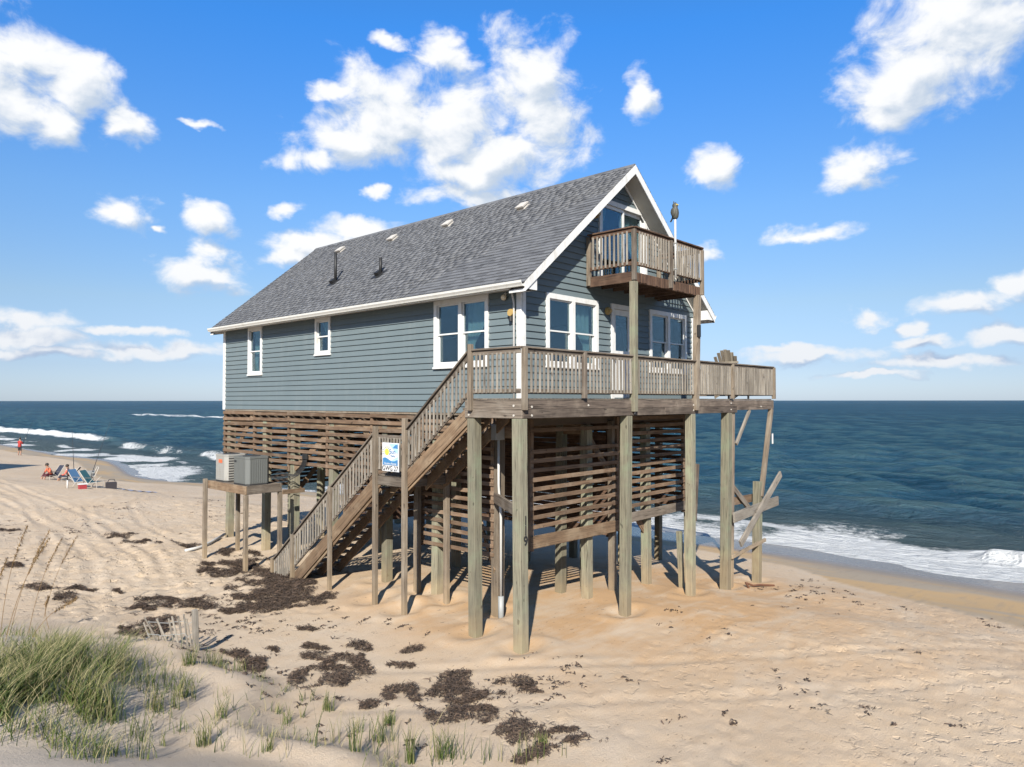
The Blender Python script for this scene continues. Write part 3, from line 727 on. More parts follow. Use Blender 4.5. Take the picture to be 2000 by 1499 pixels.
# shingles laid course by course
EXS = .143; sl_len = 4.10 / math.cos(ang); rows = int(sl_len / EXS)
def shingle_verts(wd, ln=.215, th=.016):
    return [(-wd / 2, 0, 0), (wd / 2, 0, 0), (wd / 2, ln, 0), (-wd / 2, ln, 0), (-wd / 2, 0, th), (wd / 2, 0, th), (wd / 2, ln, .003), (-wd / 2, ln, .003)]
SHF = [(0, 3, 2, 1), (4, 5, 6, 7), (0, 1, 5, 4), (1, 2, 6, 5), (2, 3, 7, 6), (3, 0, 4, 7)]
WDS = [.12, .165, .20, .25, .33]; 
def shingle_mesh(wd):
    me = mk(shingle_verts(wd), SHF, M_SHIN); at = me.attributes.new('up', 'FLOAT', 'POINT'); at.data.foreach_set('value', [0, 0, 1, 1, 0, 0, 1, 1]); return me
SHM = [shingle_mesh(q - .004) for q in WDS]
def slope_matrix(side, s, y):
    """local x along the ridge, y up the slope, z out of the roof; s = distance up from the eave"""
    ux = Vector((0, -1, 0)) if side < 0 else Vector((0, 1, 0)); uy = Vector((-side * math.cos(ang), 0, math.sin(ang))); uz = ux.cross(uy)
    M = Matrix((ux, uy, uz)).transposed().to_4x4(); xe = XR + side * 4.10
    M.translation = Vector((xe, y, zroof(xe) - .028)) + uy * s; return M
cand = []; rg = random.Random(9)
for side in (-1, 1):
    for r in range(rows + 1):
        y = Y0 - .02 - rg.uniform(0, .1)
        while y < Y1:
            k = rg.randrange(5); wd = WDS[k]
            ya, yb = max(y, Y0 - .025), min(y + wd, Y1 + .025)
            if yb - ya > .02:
                M = slope_matrix(side, r * EXS + rg.choice((0, 0, .006, -.005, .012)), (ya + yb) / 2)
                left_ = sl_len - .01 - r * EXS
                if left_ < .05: y += wd; continue
                M = M @ Matrix.Translation((0, 0, rg.uniform(0, .006))) @ Matrix.Diagonal((1, min(1, left_ / .215), 1, 1))
                cand.append((side, k, yb - ya if yb - ya < wd - .01 else None, M))
            y += wd
cand.sort(key=lambda c: (c[0] > 0, (c[3].translation - CAM).length))
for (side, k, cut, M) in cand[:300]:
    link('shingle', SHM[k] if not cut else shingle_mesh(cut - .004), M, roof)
co = []; tone = []
for (side, k, cut, M) in cand[300:]:
    A = np.array(M)[:3]; v = np.array(shingle_verts((cut or WDS[k]) - .004)); co.append(v @ A[:, :3].T + A[:, 3]); tone.append(np.full(8, rg.random()))
co = np.concatenate(co); nsh = len(co) // 8
q = (np.array(SHF)[None] + 8 * np.arange(nsh)[:, None, None]).reshape(-1, 4)
cmin = Vector((XR, L / 2, 7.1))
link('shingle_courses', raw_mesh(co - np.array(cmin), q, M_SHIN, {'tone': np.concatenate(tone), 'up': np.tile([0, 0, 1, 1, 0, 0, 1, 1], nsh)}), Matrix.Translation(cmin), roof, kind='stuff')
for k in range(48):                                           # ridge caps
    y = Y0 + .15 + k * (Y1 - Y0 - .2) / 47
    mb = MB(); mb.prism([(XR - .09, y - .16, zroof(XR - .09) - .022), (XR, y - .16, ZR - .016), (XR + .09, y - .16, zroof(XR + .09) - .022), (XR + .09, y - .16, zroof(XR + .09) - .008), (XR, y - .16, ZR - .001), (XR - .09, y - .16, zroof(XR - .09) - .008)], (0, .303, 0))
    mb.obj('ridge_cap', M_SHIN, roof)
# rake boards, rake soffits, fascias, gutters, eave soffits, cornice returns
for yy, sgn in ((Y0, -1), (Y1, 1)):
    for s in (-1, 1):
        xe = XR + s * 4.06
        mb = MB(); mb.prism([(XR, yy, ZR - .035), (xe, yy, zroof(xe) - .035), (xe, yy, zroof(xe) - .235), (XR, yy, ZR - .235 - .02)], (0, sgn * .028, 0))
        mb.obj('rake_board', M_TRIM, roof)
        yw = -.032 if sgn < 0 else L + .032
        mb = MB(); mb.prism([(XR, yy, ZR - .20), (XR + s * 3.74, yy, zroof(XR + s * 3.74) - .20), (XR + s * 3.74, yy, zroof(XR + s * 3.74) - .225), (XR, yy, ZR - .225)], (0, yw - yy, 0))
        mb.obj('rake_soffit', M_SOFFIT, roof)
        mb = MB(); mb.prism([(XR, yw, ZR - .226), (XR + s * 3.66, yw, zroof(XR + s * 3.66) - .226), (XR + s * 3.66, yw, zroof(XR + s * 3.66) - .30), (XR, yw, ZR - .30)], (0, sgn * .02, 0))
        mb.obj('frieze_board', M_TRIM, roof)
        xi = 0.0 if s < 0 else W; x_in = xi + s * -.0
        mb = MB(); mb.prism([(xe, yy, 6.97), (xi + s * .02, yy, 6.97), (xi + s * .02, yy, zroof(xi) - .24), (xe, yy, zroof(xe) - .236)], (0, yw - yy, 0))
        mb.obj('cornice_return', M_TRIM, roof)
for s in (-1, 1):
    xe = XR + s * 4.06; xi = 0 if s < 0 else W
    lo, hi = sorted((xe, xe - s * .024)); abox('fascia', (lo, -.02, 6.985), (hi, L + .02, zroof(xe) - .05), M_TRIM, roof)
    lo, hi = sorted((xe - s * .026, xi + s * .034)); abox('eave_soffit', (lo, -.02, 7.035), (hi, L + .02, 7.05), M_SOFFIT, roof)
    prof = [(0, 0), (.075, 0), (.088, .03), (.115, .07), (.12, .115), (.108, .115), (.104, .078), (.078, .036), (.068, .012), (.006, .012), (.006, .115), (0, .115)]
    mb = MB(); mb.prism([(xe + s * (.002 + a), Y0 - .01, 7.01 + b) for a, b in prof], (0, Y1 - Y0 + .02, 0)); mb.obj('gutter', M_GUTTER, roof)
mb = MB(); mb.tube([(-.16, .14, 7.03), (-.12, .14, 6.9), (-.078, .14, 6.75), (-.078, .14, 4.5)], .022, 8); mb.obj('conduit', M_PVC, house, True)
# roof vents and plumbing stacks
for (x, y) in ((2.98, 11.07), (2.88, 8.03), (2.91, 5.46), (2.84, 2.45)):
    M = slope_matrix(-1, (x - XE0) / math.cos(ang), y); Vn = MB()
    Vn.prism([(-.15, -.14, .01), (.15, -.14, .01), (.12, .17, .01), (-.12, .17, .01)], (0, 0, .012))
    Vn.prism([(-.12, -.12, .02), (.12, -.12, .02), (.12, .12, .02), (-.12, .12, .02)], (0, 0, .06))
    Vn.prism([(-.14, -.15, .08), (.14, -.15, .08), (.13, .15, .07), (-.13, .15, .07)], (0, 0, .035))
    Vn.v = [tuple(M @ Vector(v)) for v in Vn.v]; Vn.obj('roof_vent', M_VENT, roof)
for (x, y, h) in ((1.0, 8.45, .86), (.95, 6.15, .42)):
    zr = zroof(x); mb = MB(); mb.tube([(x, y, zr - .02), (x, y, zr + h)], .045, 10); mb.obj('plumbing_stack', M_BLACK, roof, True)
    M = slope_matrix(-1, (x - XE0) / math.cos(ang), y); fl = MB()
    fl.prism([(-.2, -.2, .012), (.2, -.2, .012), (.2, .18, .012), (-.2, .18, .012)], (0, 0, .01)); fl.prism([(-.08, -.09, .02), (.08, -.09, .02), (.06, .07, .02), (-.06, .07, .02)], (0, 0, .10))
    fl.v = [tuple(M @ Vector(v)) for v in fl.v]; fl.obj('pipe_flashing', M_BLACK, roof)
# shed dormer on the ocean slope
mb = MB(); mb.prism([(4.45, .25, 9.74), (5.75, .25, 9.46), (5.75, .25, 8.72), (4.45, .25, 9.78)], (0, 6.5, 0)); dm = mb.obj('dormer', M_TRIM, house)
mb = MB(); mb.prism([(4.30, .1, 9.86), (5.95, .1, 9.50), (5.95, .1, 9.58), (4.30, .1, 9.95)], (0, 6.8, 0)); mb.obj('dormer_roof', M_SHIN, dm)

# ---------------------------------------------------------------- floor frame and piles
fl = MB(); fl.box((.02, .02, 4.36), (W - .02, L - .02, 4.44)); floor = fl.obj('floor', M_FLOOR, house)
fb = MB(); fb.box((.05, .05, 4.66), (W - .05, L - .05, 4.69)); fb.obj('room_floor', M_DARK, house)
fb = MB(); fb.box((.05, .05, 7.18), (W - .05, L - .05, 7.22)); fb.obj('room_ceiling', M_DARK, house)
for k in range(27): y = .2 + k * .507; board('floor_joist', (.08, y, 4.25), (W - .08, y, 4.25), .21, .045, M_FLOOR, floor)
for x in (.05, 2.4, 4.9, W - .08): board('girder', (x, .05, 4.02), (x, L - .05, 4.02), .25, .13, M_STRG, floor)
def pile(b, t_, wd, m=M_PILE, name='pile', parent=None, **kw):
    b = Vector(b); t_ = Vector(t_); d = (b - t_).normalized()
    return board(name, t_, b + d * .5, wd, wd, m, parent or house, up=(0, 1, 0), **kw)
def G(x, y): return (x, y, ground(x, y))
for (x, y) in ((.06, .74), (.06, 2.70), (.06, 4.66), (.06, 7.05), (.06, 9.1), (.05, 10.75), (.06, 13.15)):
    pile(G(x + random.uniform(-.04, .04), y), (x + .02, y, 4.15), .205, M_PILE if y > 2 else M_POST)
for x in (2.4, 4.9, 7.15):
    for y in ((.1, .85, 4.6, 8.0, 11.36, 13.3) if x < 3 else (.08, 4.2, 8.0, 11.2, 13.3)):
        pile(G(x + random.uniform(-.06, .06), y), (x, y, 4.12), .20)
pile(G(3.34, .85), (3.34, .85, 4.12), .2); pile(G(3.46, .12), (3.42, .1, 4.2), .15, M_POST); pile(G(5.25, -.77), (5.25, -.70, 1.35), .12)
pile(G(1.31, 11.36), (1.31, 11.36, 4.12), .2)
for p, q in (((-.05, .74, 1.0), (2.4, 4.6, 3.9)), ((2.4, .1, 3.9), (4.9, .1, 1.3)), ((4.9, 4.2, 3.9), (7.18, 8, 1.0)), ((0, 7, 3.9), (0, 9, 2.7)), ((0, 13.1, 2.6), (0, 11.6, 4.2)), ((2.4, 8, 3.9), (2.4, 11.3, 1.2)), ((2.4, 13.3, 1.2), (4.9, 13.3, 3.8)), ((0, 4.6, 3.0), (0, 5.8, 4.2))):
    board('brace', p, q, .17, .04, M_STRG, house)

# ---------------------------------------------------------------- horizontal slat screens between the piles
rsl = random.Random(17)
def screen(label, nails, bays, m=M_SLAT):
    """nails: list of (x,y,z0,z1) uprights; bays: list of (p0, p1, z list, face normal)"""
    mb = MB(); a_, b_ = Vector(nails[0][:2]), Vector(nails[-1][:2]); zt_ = min(q[3] for q in nails)
    mb.bar((*a_, zt_ + .05), (*b_, zt_ + .05), .09, .05)          # the plate the screen hangs from
    sc = mb.obj('slat_screen', M_POST, house); sc['label'] = label
    for (x, y, z0, z1) in nails: abox('nailer', (x - .045, y - .045, z0), (x + .045, y + .045, z1), M_SLAT, sc)
    for (p0, p1, zs, nrm, wd) in bays:
        for z in zs:
            e0 = rsl.gauss(0, .008); e1 = rsl.gauss(0, .008); off = Vector(nrm) * (.062 + rsl.uniform(0, .006))
            a = Vector((p0[0], p0[1], z + e0)) + off; b = Vector((p1[0], p1[1], z + e1)) + off
            d = (b - a).normalized(); a += d * rsl.uniform(-.015, .01); b += d * rsl.uniform(-.01, .015)
            board('slat', a, b, wd * rsl.uniform(.94, 1.04), .024, m, sc)
def zr_(a, b, s): return [a + s * k for k in range(int((b - a) / s + 1e-6) + 1)]
ys = [13.44, 11.42, 9.32, 7.26, 5.2, 3.3]
screen('brown horizontal slats below the side wall beside the air conditioners', [(0, y, 2.6, 4.36) for y in ys],
       [((0, ys[k] + (.04 if k == 0 else 0)), (0, ys[k + 1]), [z for z in zr_(2.70, 4.36, .178) if not (k in (2, 3) and z < 2.75)], (-1, 0, 0), .098) for k in range(5)])
screen('low grey slats behind the top of the stairs', [(0, .82, 1.25, 4.36), (0, 3.2, 1.25, 4.36)], [((0, .75), (0, 3.28), zr_(1.36, 4.3, .19), (-1, 0, 0), .088)])
screen('long brown slats across the front under the deck', [(.3, .0, 1.5, 4.3), (3.5, 0, 1.5, 4.3), (6.72, 0, 1.6, 4.3)],
       [((.22, 0), (3.46, 0), zr_(2.02, 3.62, .198) + [4.06], (0, -1, 0), .092), ((3.54, 0), (6.78, 0), zr_(2.08, 4.26, .198), (0, -1, 0), .092)])
sc = bpy.data.objects['slat_screen.002']
board('skirt_board', (.2, -.08, 1.70), (3.48, -.08, 1.66), .27, .04, M_STRG, sc); board('skirt_board', (3.52, -.08, 1.78), (6.76, -.08, 1.80), .24, .04, M_DECK, sc)
yo = [.15, 3.4, 6.8, 10.2, 13.45]
screen('slats on the ocean side seen through the front screen', [(W - .02, y, 1.6, 4.3) for y in yo], [((W - .02, yo[k]), (W - .02, yo[k + 1]), zr_(1.7, 4.3, .15), (1, 0, 0), .10) for k in range(4)], M_RIM)  # slat colour darkened to deepen the undercroft shade; close pitch cuts sky light
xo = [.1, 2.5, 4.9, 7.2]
screen('slats closing the back under the house', [(x, L - .05, 1.6, 4.3) for x in xo], [((xo[k], L - .05), (xo[k + 1], L - .05), zr_(1.7, 4.3, .15), (0, 1, 0), .10) for k in range(3)], M_RIM)  # same darkened colour and close spacing, standing in for deeper shade

screen('inner slats added to darken the bay under the house', [(3.62, .35, 1.3, 4.25), (3.62, 6.6, 1.3, 4.25)], [((3.62, .35), (3.62, 6.6), zr_(1.4, 4.2, .112), (-1, 0, 0), .106)], M_RIM)  # added screen, nearly solid and dark, to black out the view behind the front
screen('dark inner slats added across the undercroft to deepen its shade', [(.2, 6.7, 1.2, 4.25), (W - .2, 6.7, 1.2, 4.25)], [((.2, 6.7), (3.55, 6.7), zr_(1.3, 3.4, .107), (0, -1, 0), .105), ((.2, 6.7), (3.55, 6.7), zr_(3.58, 4.2, .17), (0, -1, 0), .09), ((3.66, 6.7), (W - .2, 6.7), zr_(1.7, 3.0, .108), (0, -1, 0), .105), ((3.66, 6.7), (W - .2, 6.7), zr_(3.15, 4.2, .17), (0, -1, 0), .09)], M_RIM)  # added cross screen, near solid low down; dark wood stands in for shade

# ---------------------------------------------------------------- main deck
ZD = 4.74; DX0, DX1, DY = -1.38, 9.76, -1.25
dj = MB()
for k in range(28):
    x = DX0 + .12 + k * .405
    dj.box((x, DY + .05, 4.53), (x + .04, -.07, 4.70))
for k in range(7): y = -.9 + k * .52; dj.box((7.45, y, 4.53), (DX1 - .05, y + .04, 4.70))
for k in range(3): y = -1.0 + k * .45; dj.box((DX0 + .05, y, 4.51), (-.07, y + .04, 4.525))
deck = dj.obj('deck', M_BEAM, house); deck['label'] = 'weathered grey wooden walkway deck with baluster rail'
for k in range(8):
    y = DY + .075 + k * .148
    for a, b in ((DX0, 2.4), (2.405, 6.1), (6.105, DX1)): abox('deck_board', (a, y - .07, ZD - .035), (b, y + .07, ZD + random.uniform(-.002, .002)), M_DECK, deck)
for k in range(9):
    x = DX0 + .075 + k * .148; abox('deck_board', (x - .07, -.07, ZD - .036), (x + .07, .20, ZD), M_DECK, deck)
for k in range(15):
    x = 7.49 + k * .148
    if x + .07 < DX1: abox('deck_board', (x - .07, -.07, ZD - .036), (x + .07, 2.6, ZD), M_DECK, deck)
# rim and carrying beams, two boards high
for (z0, z1, a, b) in ((4.535, 4.702, DX0, 2.42), (4.535, 4.702, 2.424, 6.9), (4.535, 4.702, 6.904, DX1), (4.365, 4.533, DX0, 3.6), (4.365, 4.533, 3.604, 7.38), (4.43, 4.533, 7.384, DX1 - .03)):
    abox('rim_beam', (a, DY - .045, z0), (b, DY, z1), M_BEAM, deck)
for (z0, z1) in ((4.535, 4.702), (4.365, 4.533)):
    abox('rim_beam', (DX0 - .045, DY - .044, z0), (DX0 - .002, .22, z1), M_DECK, deck)
abox('rim_beam', (DX1 + .002, DY - .044, 4.45), (DX1 + .045, 2.6, 4.702), M_BEAM, deck)
for x, z in ((-1.15, 4.58), (-1.15, 4.42), (2.3, 4.58), (2.3, 4.42), (4.95, 4.58), (4.95, 4.45), (7.0, 4.62), (7.0, 4.45), (8.9, 4.52), (.6, 4.6)):
    mb = MB(); mb.tube([(x, DY - .044, z), (x, DY - .058, z)], .022, 8); mb.obj('bolt', M_VENT, deck)
for y, z in ((.1, 4.62), (.1, 4.42), (-1.1, 4.6), (-1.1, 4.42)):
    mb = MB(); mb.tube([(DX0 - .044, y, z), (DX0 - .058, y, z)], .022, 8); mb.obj('bolt', M_VENT, deck)
def rail_run(part, p0, p1, zc, zbot, n, bw=.042, mr=M_DECK, mbal=M_BALU, cap=True, out=(0, -1, 0), inset=.06, jitter=1.0):
    """cap, top rail, bottom rail and balusters between two posts (plan points p0,p1; z given at both ends)"""
    a = Vector((p0[0], p0[1], 0)); b = Vector((p1[0], p1[1], 0)); d = (b - a).normalized(); o_ = Vector(out)
    za, zb = (zc, zc) if not isinstance(zc, tuple) else zc; ba, bb = (zbot, zbot) if not isinstance(zbot, tuple) else zbot
    v = lambda p, z, k=0: Vector((p.x, p.y, z)) + o_ * k
    if cap: board('rail_cap', v(a - d * .05, za - .018, -.01), v(b + d * .05, zb - .018, -.01), .036, .135, mr, part)
    board('top_rail', v(a, za - .085), v(b, zb - .085), .088, .038, mr, part)
    board('bottom_rail', v(a, ba), v(b, bb), .088, .038, mr, part)
    Lr = (b - a).length
    for k in range(n):
        s = (inset + (Lr - 2 * inset) * (k + .5) / n) / Lr; p = a.lerp(b, s) + d * random.gauss(0, .003) * jitter
        zt = za + (zb - za) * s - .10; z0 = ba + (bb - ba) * s - .03
        tilt = d * random.gauss(0, .004) * jitter
        board('baluster', v(p, z0, .04), v(p + tilt, zt, .04), bw, .036, mbal, part, up=d)
RT = 5.70
deck_posts = [-1.38, .43, 2.25, 5.02, 7.02, 9.74]
for k, x in enumerate(deck_posts):
    if k in (2, 3): continue
    abox('rail_post', (x - .045, DY - .125, 4.52 if k == 0 else 4.74), (x + .045, DY - .03, RT - .03), M_POST if k in (0, 4, 5) else M_DECK, deck)
for k in range(5):
    a, b = deck_posts[k] + .05, deck_posts[k + 1] - .05
    n = int((b - a) / (.128 if k < 3 else .112)); rail_run(deck, (a, DY - .05), (b, DY - .05), RT, 4.875, n, .042 if k < 3 else .054)
abox('rail_post', (DX0 - .125, -.02, 4.50), (DX0 - .03, .075, 5.80), M_POST, deck)
rail_run(deck, (DX0 - .05, -.03), (DX0 - .05, DY - .02), RT, 4.875, 10, out=(-1, 0, 0))
rail_run(deck, (DX1 + .05, DY), (DX1 + .05, 2.55), RT, 4.875, 28, .055, out=(1, 0, 0))
rail_run(deck, (DX1, 2.6), (7.6, 2.6), RT, 4.875, 16, .055, out=(0, 1, 0))
abox('rail_post', (DX1, 2.55, 4.5), (DX1 + .09, 2.64, RT), M_DECK, deck)
# deck piles
pile(G(-1.37, -1.22), (-1.37, -1.19, 4.36), .205, label='tall pale deck pile carrying the stacked house number')
pile(G(-1.31, .03), (-1.30, .08, 4.36), .20); pile(G(2.01, -1.22), (2.12, -1.20, 4.36), .195); pile(G(4.88, -1.22), (4.96, -1.20, 4.36), .19)
pile(G(6.74, -1.22), (6.94, -1.20, 4.36), .225); pile(G(7.06, -1.2), (7.27, -1.18, 4.40), .14, M_POST)
pile(G(8.68, -1.22), (8.86, -1.20, 2.36), .21, label='rust stained pile stub at the seaward corner')
pile((9.02, -1.28, 2.4), (9.68, -1.26, 4.44), .12, M_POST, 'deck_post')
pile(G(9.5, 2.5), (9.6, 2.5, 4.45), .19); pile(G(7.4, 2.5), (7.45, 2.5, 4.45), .19)
# storm-loosened timbers at the seaward end
for p, q, wd, m_ in (((7.15, -1.46, .84), (9.86, -1.46, 2.52), .20, M_BALU), ((6.95, -1.37, 1.56), (9.85, -1.37, 1.72), .27, M_BALU), ((7.3, -1.08, 2.45), (9.1, -1.08, 1.22), .16, M_DECK),
                    ((7.15, -1.0, 1.9), (9.3, -1.0, 1.85), .22, M_SLAT), ((6.95, -1.30, .50), (9.1, -1.30, .66), .10, M_POST), ((7.34, -1.27, 3.50), (8.2, -1.27, 4.42), .10, M_BALU), ((7.42, 2.4, 1.75), (9.55, 2.4, 1.6), .24, M_BEAM),
                    ((7.25, -.1, 1.6), (9.5, 2.4, 1.55), .2, M_BEAM), ((-1.3, -1.14, 2.62), (-.12, .66, 2.62), .22, M_DECK), ((7.12, -.12, 1.3), (7.30, -.12, 2.9), .16, M_BEAM)):
    board('timber', p, q, wd, .06, m_, house)
abox('notice_plate', (9.46, -1.385, 3.42), (9.54, -1.372, 3.72), M_TRIM, house)
# ---------------------------------------------------------------- balcony
bx0, bx1, by = 2.29, 5.32, -1.25
bj = MB()
for k in range(7): x = bx0 + .06 + k * .475; bj.box((x, by + .05, 7.36), (x + .04, -.05, 7.525))
bal = bj.obj('balcony', M_RIM, house); bal['label'] = 'brown wooden balcony below the gable sliding door'
for k in range(8): y = by + .07 + k * .146; abox('deck_board', (bx0 - .03, y - .069, 7.53), (bx1 + .03, y + .069, 7.565), M_RIM, bal)
abox('rim_board', (bx0 - .04, by - .042, 7.33), (bx1 + .04, by, 7.565), M_RIM, bal)
for x in (bx0 - .04, bx1): abox('rim_board', (x, by + .002, 7.33), (x + .04, -.05, 7.565), M_RIM, bal)
for k in range(26):                                           # vertical battens nailed to the fascia
    x = bx0 + .0 + k * (bx1 - bx0 - .02) / 25; abox('batten', (x - .05, by - .058, 7.34 + random.uniform(-.012, .012)), (x + .05, by - .044, 7.555), M_RIM, bal)
for (x, y, m_) in ((bx0 - .04, -.10, M_POST), (bx0 - .04, by - .09, M_DECK), (3.82, by - .09, M_DECK), (bx1 + .02, by - .09, M_POST), (bx1 + .02, -.10, M_POST)):
    abox('rail_post', (x - .045, y - .045, 7.36), (x + .045, y + .045, 8.50), m_, bal)
BR = 8.56
rail_run(bal, (bx0 - .05, -.14), (bx0 - .05, by - .05), BR, 7.74, 9, out=(-1, 0, 0), mr=M_RIM)
rail_run(bal, (bx0 + .0, by - .09), (3.78, by - .09), BR, 7.74, 12, mr=M_RIM)
rail_run(bal, (3.86, by - .09), (bx1 - .02, by - .09), BR, 7.74, 12, mr=M_RIM)
rail_run(bal, (bx1 + .05, by - .05), (bx1 + .05, -.14), BR, 7.74, 9, out=(1, 0, 0), mr=M_RIM)
board('balcony_post', (2.25, by - .06, 4.45), (2.27, by - .06, 7.34), .14, .14, M_PILE, bal, up=(0, 1, 0))
board('balcony_post', (5.02, by - .06, 4.45), (5.18, by - .05, 7.34), .14, .14, M_POST, bal, up=(0, 1, 0))
# ---------------------------------------------------------------- stairs with a landing
SXo, SXi = -1.36, -.26; zl = 3.05
st = MB()
def stringer(x, ya, za, yb, zb, dep=.27, th=.042):
    st.prism([(x, ya, za), (x, yb, zb), (x, yb, zb - dep * 1.25), (x, ya, za - dep * 1.25)], (th, 0, 0))
k_ = .80
stairs = None
for x in (-.82, SXi - .02): stringer(x, .12, ZD - .20, 2.12, zl - .06, .22); stringer(x, 3.12, zl - .12, 7.8, zl - .10 - 4.68 * k_, .22)
stairs = st.obj('staircase', M_STRG, house); stairs['label'] = 'two flight weathered wooden stair from the sand to the deck'
yend = 7.8; zend = zl - (yend - 3.12) * k_
def strboard(ya, za, yb, zb): 
    mb = MB(); c = Vector((SXo, (ya + yb) / 2, (za + zb) / 2))
    board('stringer', (SXo - .012, ya, za), (SXo - .012, yb, zb), .29, .045, M_STRG, stairs)
strboard(.08, ZD - .26, 2.12, zl - .10); strboard(3.08, zl - .14, yend, zend - .14)
board('stringer', (SXo + .03, .08, ZD - .40), (SXo + .03, 2.12, zl - .24), .16, .04, M_STRG, stairs)
board('stringer', (SXo + .03, 3.08, zl - .30), (SXo + .03, yend, zend - .30), .16, .04, M_STRG, stairs)
for k in range(1, 9): y = .10 + k * .235; z = ZD - k * .188; abox('tread', (SXo + .04, y - .20, z - .04), (SXi + .02, y + .06, z), M_DECK, stairs)
for k in range(1, 20):
    y = 3.12 + k * .235; z = zl - k * .188
    if z > -.25: abox('tread', (SXo + .04, y - .20, z - .04), (SXi + .02, y + .06, z), M_DECK, stairs)
for k in range(8): y = 2.10 + .07 + k * .128; abox('landing_board', (SXo, y - .060, zl - .036), (SXi + .05, y + .060, zl), M_DECK, stairs)
for (a, b) in (((SXo - .045, 2.06, zl - .23), (SXo - .003, 3.16, zl - .038)), ((SXo, 2.06, zl - .23), (SXi, 2.095, zl - .04)), ((SXo, 3.12, zl - .23), (SXi, 3.155, zl - .04)), ((SXi + .003, 2.06, zl - .23), (SXi + .045, 3.16, zl - .038))):
    abox('landing_rim', a, b, M_DECK, stairs)
def spost(x, y, zt, wd=.10, m_=M_POST): return pile(G(x, y), (x, y, zt), wd, m_, 'stair_post', stairs)
XO = SXo - .075
spost(XO, 2.08, 4.32); spost(XO, 3.12, 4.12); spost(SXi + .05, 2.1, zl - .1, .11); spost(SXi + .05, 3.1, zl - .1, .11)
spost(SXi + .07, 3.2, 4.1, .09)
k2 = (4.0 - .38) / (7.72 - 3.14); rl = lambda y: 4.0 - (y - 3.14) * k2; zu = lambda y: RT - .03 - (y - .1) * .825
spost(XO, 4.93, rl(4.93) + .05, .09); spost(XO, 6.64, rl(6.64) + .03, .09); spost(XO, 7.64, rl(7.64) + .06, .09)
xx = XO + .04; o_ = (-1, 0, 0)
rail_run(stairs, (xx, .12), (xx, 2.04), (zu(.12), zu(2.04)), (zu(.12) - .80, zu(2.04) - .80), 16, .040, out=o_, cap=False, inset=.05)
rail_run(stairs, (xx, 2.13), (xx, 3.07), 3.98, 3.20, 8, .04, out=o_, cap=False)
for xx in (XO + .04, SXi + .08):
    for (ya, yb, n) in ((3.17, 4.88, 14), (4.97, 6.60, 13), (6.68, 7.60, 8)):
        rail_run(stairs, (xx, ya), (xx, yb), (rl(ya), rl(yb)), (rl(ya) - .80, rl(yb) - .80), n if xx < -1 else n // 2, .04, out=o_, cap=False, inset=.04)
xx = XO + .04
board('hand_rail', (xx, 3.12, rl(3.12) + .02), (xx, 7.74, rl(7.74) + .02), .036, .12, M_DECK, stairs); board('hand_rail', (xx, .1, zu(.1) + .02), (xx, 2.06, zu(2.06) + .02), .036, .12, M_DECK, stairs)

# ---------------------------------------------------------------- lights and little fittings on the house
def sphere(c, r, nu=12, nv=8, sq=(1, 1, 1)):
    V = [(c[0] + r * sq[0] * math.sin(math.pi * j / nv) * math.cos(2 * math.pi * i / nu), c[1] + r * sq[1] * math.sin(math.pi * j / nv) * math.sin(2 * math.pi * i / nu), c[2] + r * sq[2] * math.cos(math.pi * j / nv)) for j in range(nv + 1) for i in range(nu)]
    F = [(j * nu + i, j * nu + (i + 1) % nu, (j + 1) * nu + (i + 1) % nu, (j + 1) * nu + i) for j in range(nv) for i in range(nu)]
    return V, F
mb = MB(); mb.add(*sphere((-.09, .42, 6.90), .065)); fl_ = mb.obj('flood_light', M_LAMP, house, True)
mb = MB(); mb.tube([(-.03, .42, 6.99), (-.08, .42, 6.95)], .03, 8); mb.obj('lamp_base', M_TRIM, fl_)
mb = MB(); mb.tube([(-.035, .22, 6.56), (-.12, .22, 6.56)], [.09, .075], 12); wl_ = mb.obj('wall_lamp', M_YEL, house); mb = MB(); mb.tube([(-.085, .22, 6.48), (-.085, .22, 6.38)], .045, 10); mb.obj('lamp_shade', M_BLACK, wl_)
for (x, z) in ((2.60, 9.12), (3.06, 6.86)):
    mb = MB(); mb.tube([(x, -.035, z), (x, -.11, z)], [.10, .085], 8); a = mb.obj('wall_lamp', M_YEL, house); mb = MB(); mb.tube([(x, -.10, z), (x, -.16, z)], .05, 8); mb.obj('lamp_shade', M_YEL, a)
abox('post_lantern', (5.03, -1.42, 6.28), (5.13, -1.36, 6.58), M_BLACK, house)
abox('meter_box', (-.30, .46, 3.86), (-.02, .60, 4.20), M_GREY, house)
mb = MB(); mb.tube([(-.17, .50, 3.87), (-.17, .50, 2.9), (-.14, .46, 2.2), (-.14, .46, .55)], .027, 10); cp = mb.obj('conduit', M_PVC, house, True)
mb = MB(); mb.tube([(-.14, .46, .56), (-.14, .46, ground(-.14, .46) - .2)], .062, 10); mb.obj('pipe_base', M_GREY, cp, True)
mb = MB(); mb.tube([(.05, .2, .1), (.05, .2, 1.1)], .03, 8); mb.obj('conduit', M_GREY, house, True)

